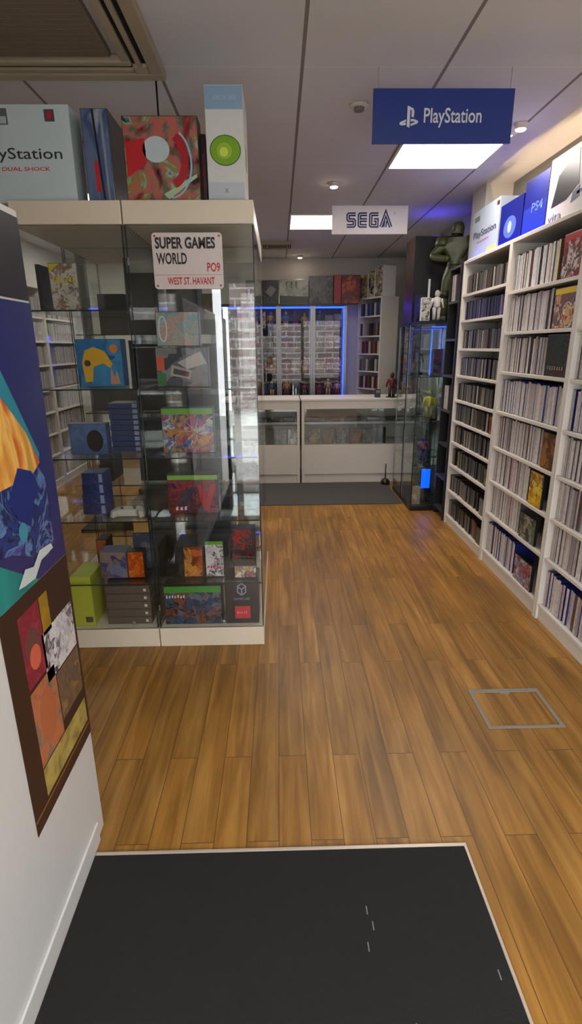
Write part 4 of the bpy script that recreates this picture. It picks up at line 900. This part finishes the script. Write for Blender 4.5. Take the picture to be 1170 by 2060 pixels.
figurine('grey and red figurine on the top shelf of the rear glass tower', (1.30, 5.18, 1.1805), .24, (110, 110, 120), (96, 50, 46))
goods('boxed_toy', 'pale pink boxed toy in the rear glass tower by the counter', 'boxed toy', 1.2, 1.32, .421, .6, 5.1, [(190, 170, 160), (150, 120, 120), (200, 196, 190)], d=.08)
# things standing on the towers
TT = 1.6255
goods('boxed_toy', 'white window box with a small dark figure on the glass tower top', 'boxed toy', 1.175, 1.245, TT, TT+.18, 4.64, [(200, 196, 190), (60, 60, 50), (190, 186, 176)], d=.05, body=PAPER, sc=30)
figurine('white hooded figurine on the glass tower top beside the olive statue', (1.31, 4.68, TT), .24, (214, 208, 204), (186, 180, 178))
goods('boxed_toy', 'dark blue boxed toy behind the white figurine on the tower top', 'boxed toy', 1.18, 1.28, TT, TT+.22, 4.84, [(24, 26, 60), (40, 50, 120), (16, 16, 24)], d=.07)
cover_box('display_carton', 'big black carton with a dark red picture on the rear glass tower', 'carton', 1.185, 5.19, TT, -90, .33, .70, .36, art('dark_carton', [(16, 12, 12), (44, 14, 12), (24, 18, 18), (60, 24, 14)], 9, .14, 33), DB)

# olive statue: plain standing figure, one continuous body
def statue(loc, s, rz):
    t = thing('statue', 'olive green standing armoured statue on the glass tower beside the bookcase', 'statue', loc, rz)
    OL = M('olive_green', (60, 66, 26), .45, var=.3, scale=26, bump=.4)
    J = {'pel': (0, 0, .50, .075), 'bel': (0, 0, .60, .07), 'che': (0, .005, .72, .105), 'nec': (0, 0, .81, .045), 'hd0': (0, -.01, .86, .066), 'hd1': (0, -.014, .92, .074), 'hd2': (0, 0, .965, .05)}
    E_ = [('pel', 'bel'), ('bel', 'che'), ('che', 'nec'), ('nec', 'hd0'), ('hd0', 'hd1'), ('hd1', 'hd2')]
    for sd, k in ((-1, 'l'), (1, 'r')):
        J[k+'sh'] = (sd*.135, .0, .755, .065); J[k+'el'] = (sd*(.25 if sd < 0 else .19), -.02, .64, .042)
        J[k+'wr'] = ((-.10, -.15, .60, .036) if sd < 0 else (.06, -.16, .56, .036)); J[k+'ha'] = ((-.07, -.18, .60, .034) if sd < 0 else (.02, -.18, .57, .034))
        J[k+'hp'] = (sd*.065, 0, .45, .075); J[k+'kn'] = (sd*.085, -.02, .27, .052); J[k+'cf'] = (sd*.088, .0, .18, .055); J[k+'an'] = (sd*.09, .01, .06, .04); J[k+'to'] = (sd*.10, -.07, .028, .034)
        E_ += [('che', k+'sh'), (k+'sh', k+'el'), (k+'el', k+'wr'), (k+'wr', k+'ha'), ('pel', k+'hp'), (k+'hp', k+'kn'), (k+'kn', k+'cf'), (k+'cf', k+'an'), (k+'an', k+'to')]
    ks = list(J); me = bpy.data.meshes.new('body'); me.from_pydata([Vector(J[k][:3])*s for k in ks], [(ks.index(a), ks.index(b)) for a, b in E_], [])
    o = link('body', me, OL, t)
    sk = o.modifiers.new('s', 'SKIN'); sl = me.skin_vertices[0].data
    for i, k in enumerate(ks): sl[i].radius = (J[k][3]*s, J[k][3]*s); sl[i].use_root = (k == 'pel')
    o.modifiers.new('u', 'SUBSURF').levels = 2; o.modifiers['u'].render_levels = 2
    OD = M('olive_dark', (26, 28, 17), .5)
    for sd in (-1, 1):
        lathe('shoulder_plate', [(.01*s, .09*s), (.06*s, .06*s), (.078*s, 0), (.07*s, -.03*s)], OL, t, 14, (sd*.145*s, 0, .765*s))
        lathe('knee_plate', [(.02*s, .05*s), (.06*s, .03*s), (.06*s, -.03*s), (.02*s, -.05*s)], OD, t, 12, (sd*.085*s, -.02*s, .27*s))
        box('boot', (sd*.1*s-.045*s, sd*.1*s+.045*s, -.13*s, .05*s, 0, .05*s), OD, t, .01*s)
    lathe('belt', [(.088*s, -.02*s), (.09*s, 0), (.088*s, .02*s)], OD, t, 16, (0, 0, .54*s))
    box('pack', (-.08*s, .08*s, .08*s, .16*s, .6*s, .8*s), OD, t, .012*s)
statue((1.475, 4.80, TT), .79, -15)
props(box('white_prop', (-.008, .008, -.008, .008, 0, .33), M('prop_white', (190, 196, 200), .4), None, .003), 'thin white upright stick standing beside the olive statue', 'prop').location = (1.255, 4.70+.05, TT+.0005)

# blue glow strip above the statue by the pier
t = thing('led_strip', 'short blue light strip on top of the rear black carton', 'light strip', (1.40, 5.2, TT+.702)); box('diffuser', (-.06, .06, -.1, .1, 0, .012), M('violet_led', (90, 70, 255), .5, emit=3), t)

# ------------------------------------------------------------------ left aisle beyond the cabinets
lb = ['white bookcase of game cases against the left wall, nearest', 'white bookcase of game cases against the left wall, second', 'white bookcase of game cases against the left wall, third', 'white bookcase of game cases against the left wall, farthest']
rest = ([], .18, .13)
for i in range(4):
    y = 3.3+i*.84
    bookcase(lb[i], (-2.37, y, 0), 90, .83, Z2, WHITE)
    for z in Z2: fill(y+.80, y+.03+random.uniform(0, .25), z, None, .03, '', '', '', '', -2.392, rest, -1)
o = box('game_case_rows', rest[0], M('left_case_grey', (150, 144, 142), .4, var=.5, scale=40)); props(o, 'rows of game cases filling the white bookcases along the left wall', 'game cases'); o['kind'] = 'stuff'
for k, (x, y) in enumerate(((-1.44, 4.3), (-1.25, 5.1))):
    t = thing('display_stand', ['black display stand on the floor of the left aisle, nearer', 'black display stand on the floor of the left aisle, farther'][k], 'display stand', (x, y, 0))
    box('column', (-.03, .03, -.03, .03, .03, (2.15, 1.6)[k]), DB, t, .004); box('foot', (-.18, .18, -.18, .18, 0, .03), DB, t, .004)
cover_box('console_box', 'row end console box with a pale blue front on the left bookcases', 'console box', -2.43, 4.6, 2.0205, 90, .5, .2, .14, art('lb1', [(110, 170, 180), (190, 200, 200), (206, 180, 150)], 10, .1, 5), PAPER)
cover_box('console_box', 'white console box on top of the left bookcases', 'console box', -2.43, 3.9, 2.0205, 90, .45, .2, .14, None, PAPER)

# ------------------------------------------------------------------ daylight, camera, colour
w = bpy.data.worlds.new('sky'); SC.world = w; w.use_nodes = True
bg = w.node_tree.nodes['Background']; bg.inputs['Color'].default_value = (.95, .97, 1, 1); bg.inputs['Strength'].default_value = 5.5

cam = bpy.data.cameras.new('camera'); co = bpy.data.objects.new('camera', cam); C.objects.link(co); SC.camera = co
cam.sensor_fit = 'VERTICAL'; cam.sensor_height = 36; cam.lens = 36*1073/2060
cam.clip_start = .02
Xc = Vector((0.99971833, 0.014462, -0.01881787)); Yc = Vector((-0.02225255, 0.29551381, -0.95507927)); Zc = Vector((-0.00825141, 0.955229, 0.29575239))
rot = Matrix((Xc, Yc, Zc)).to_4x4()
co.matrix_world = Matrix.Translation((0, 0, 1.43)) @ rot
SC.cycles.transparent_max_bounces = 40
SC.cycles.max_bounces = 8; SC.cycles.diffuse_bounces = 4; SC.cycles.glossy_bounces = 4
SC.cycles.caustics_reflective = False; SC.cycles.caustics_refractive = False
SC.view_settings.view_transform = 'Standard'; SC.view_settings.look = 'None'; SC.view_settings.gamma = 1
SC.view_settings.use_curve_mapping = False
SC.view_settings.exposure = 1.06
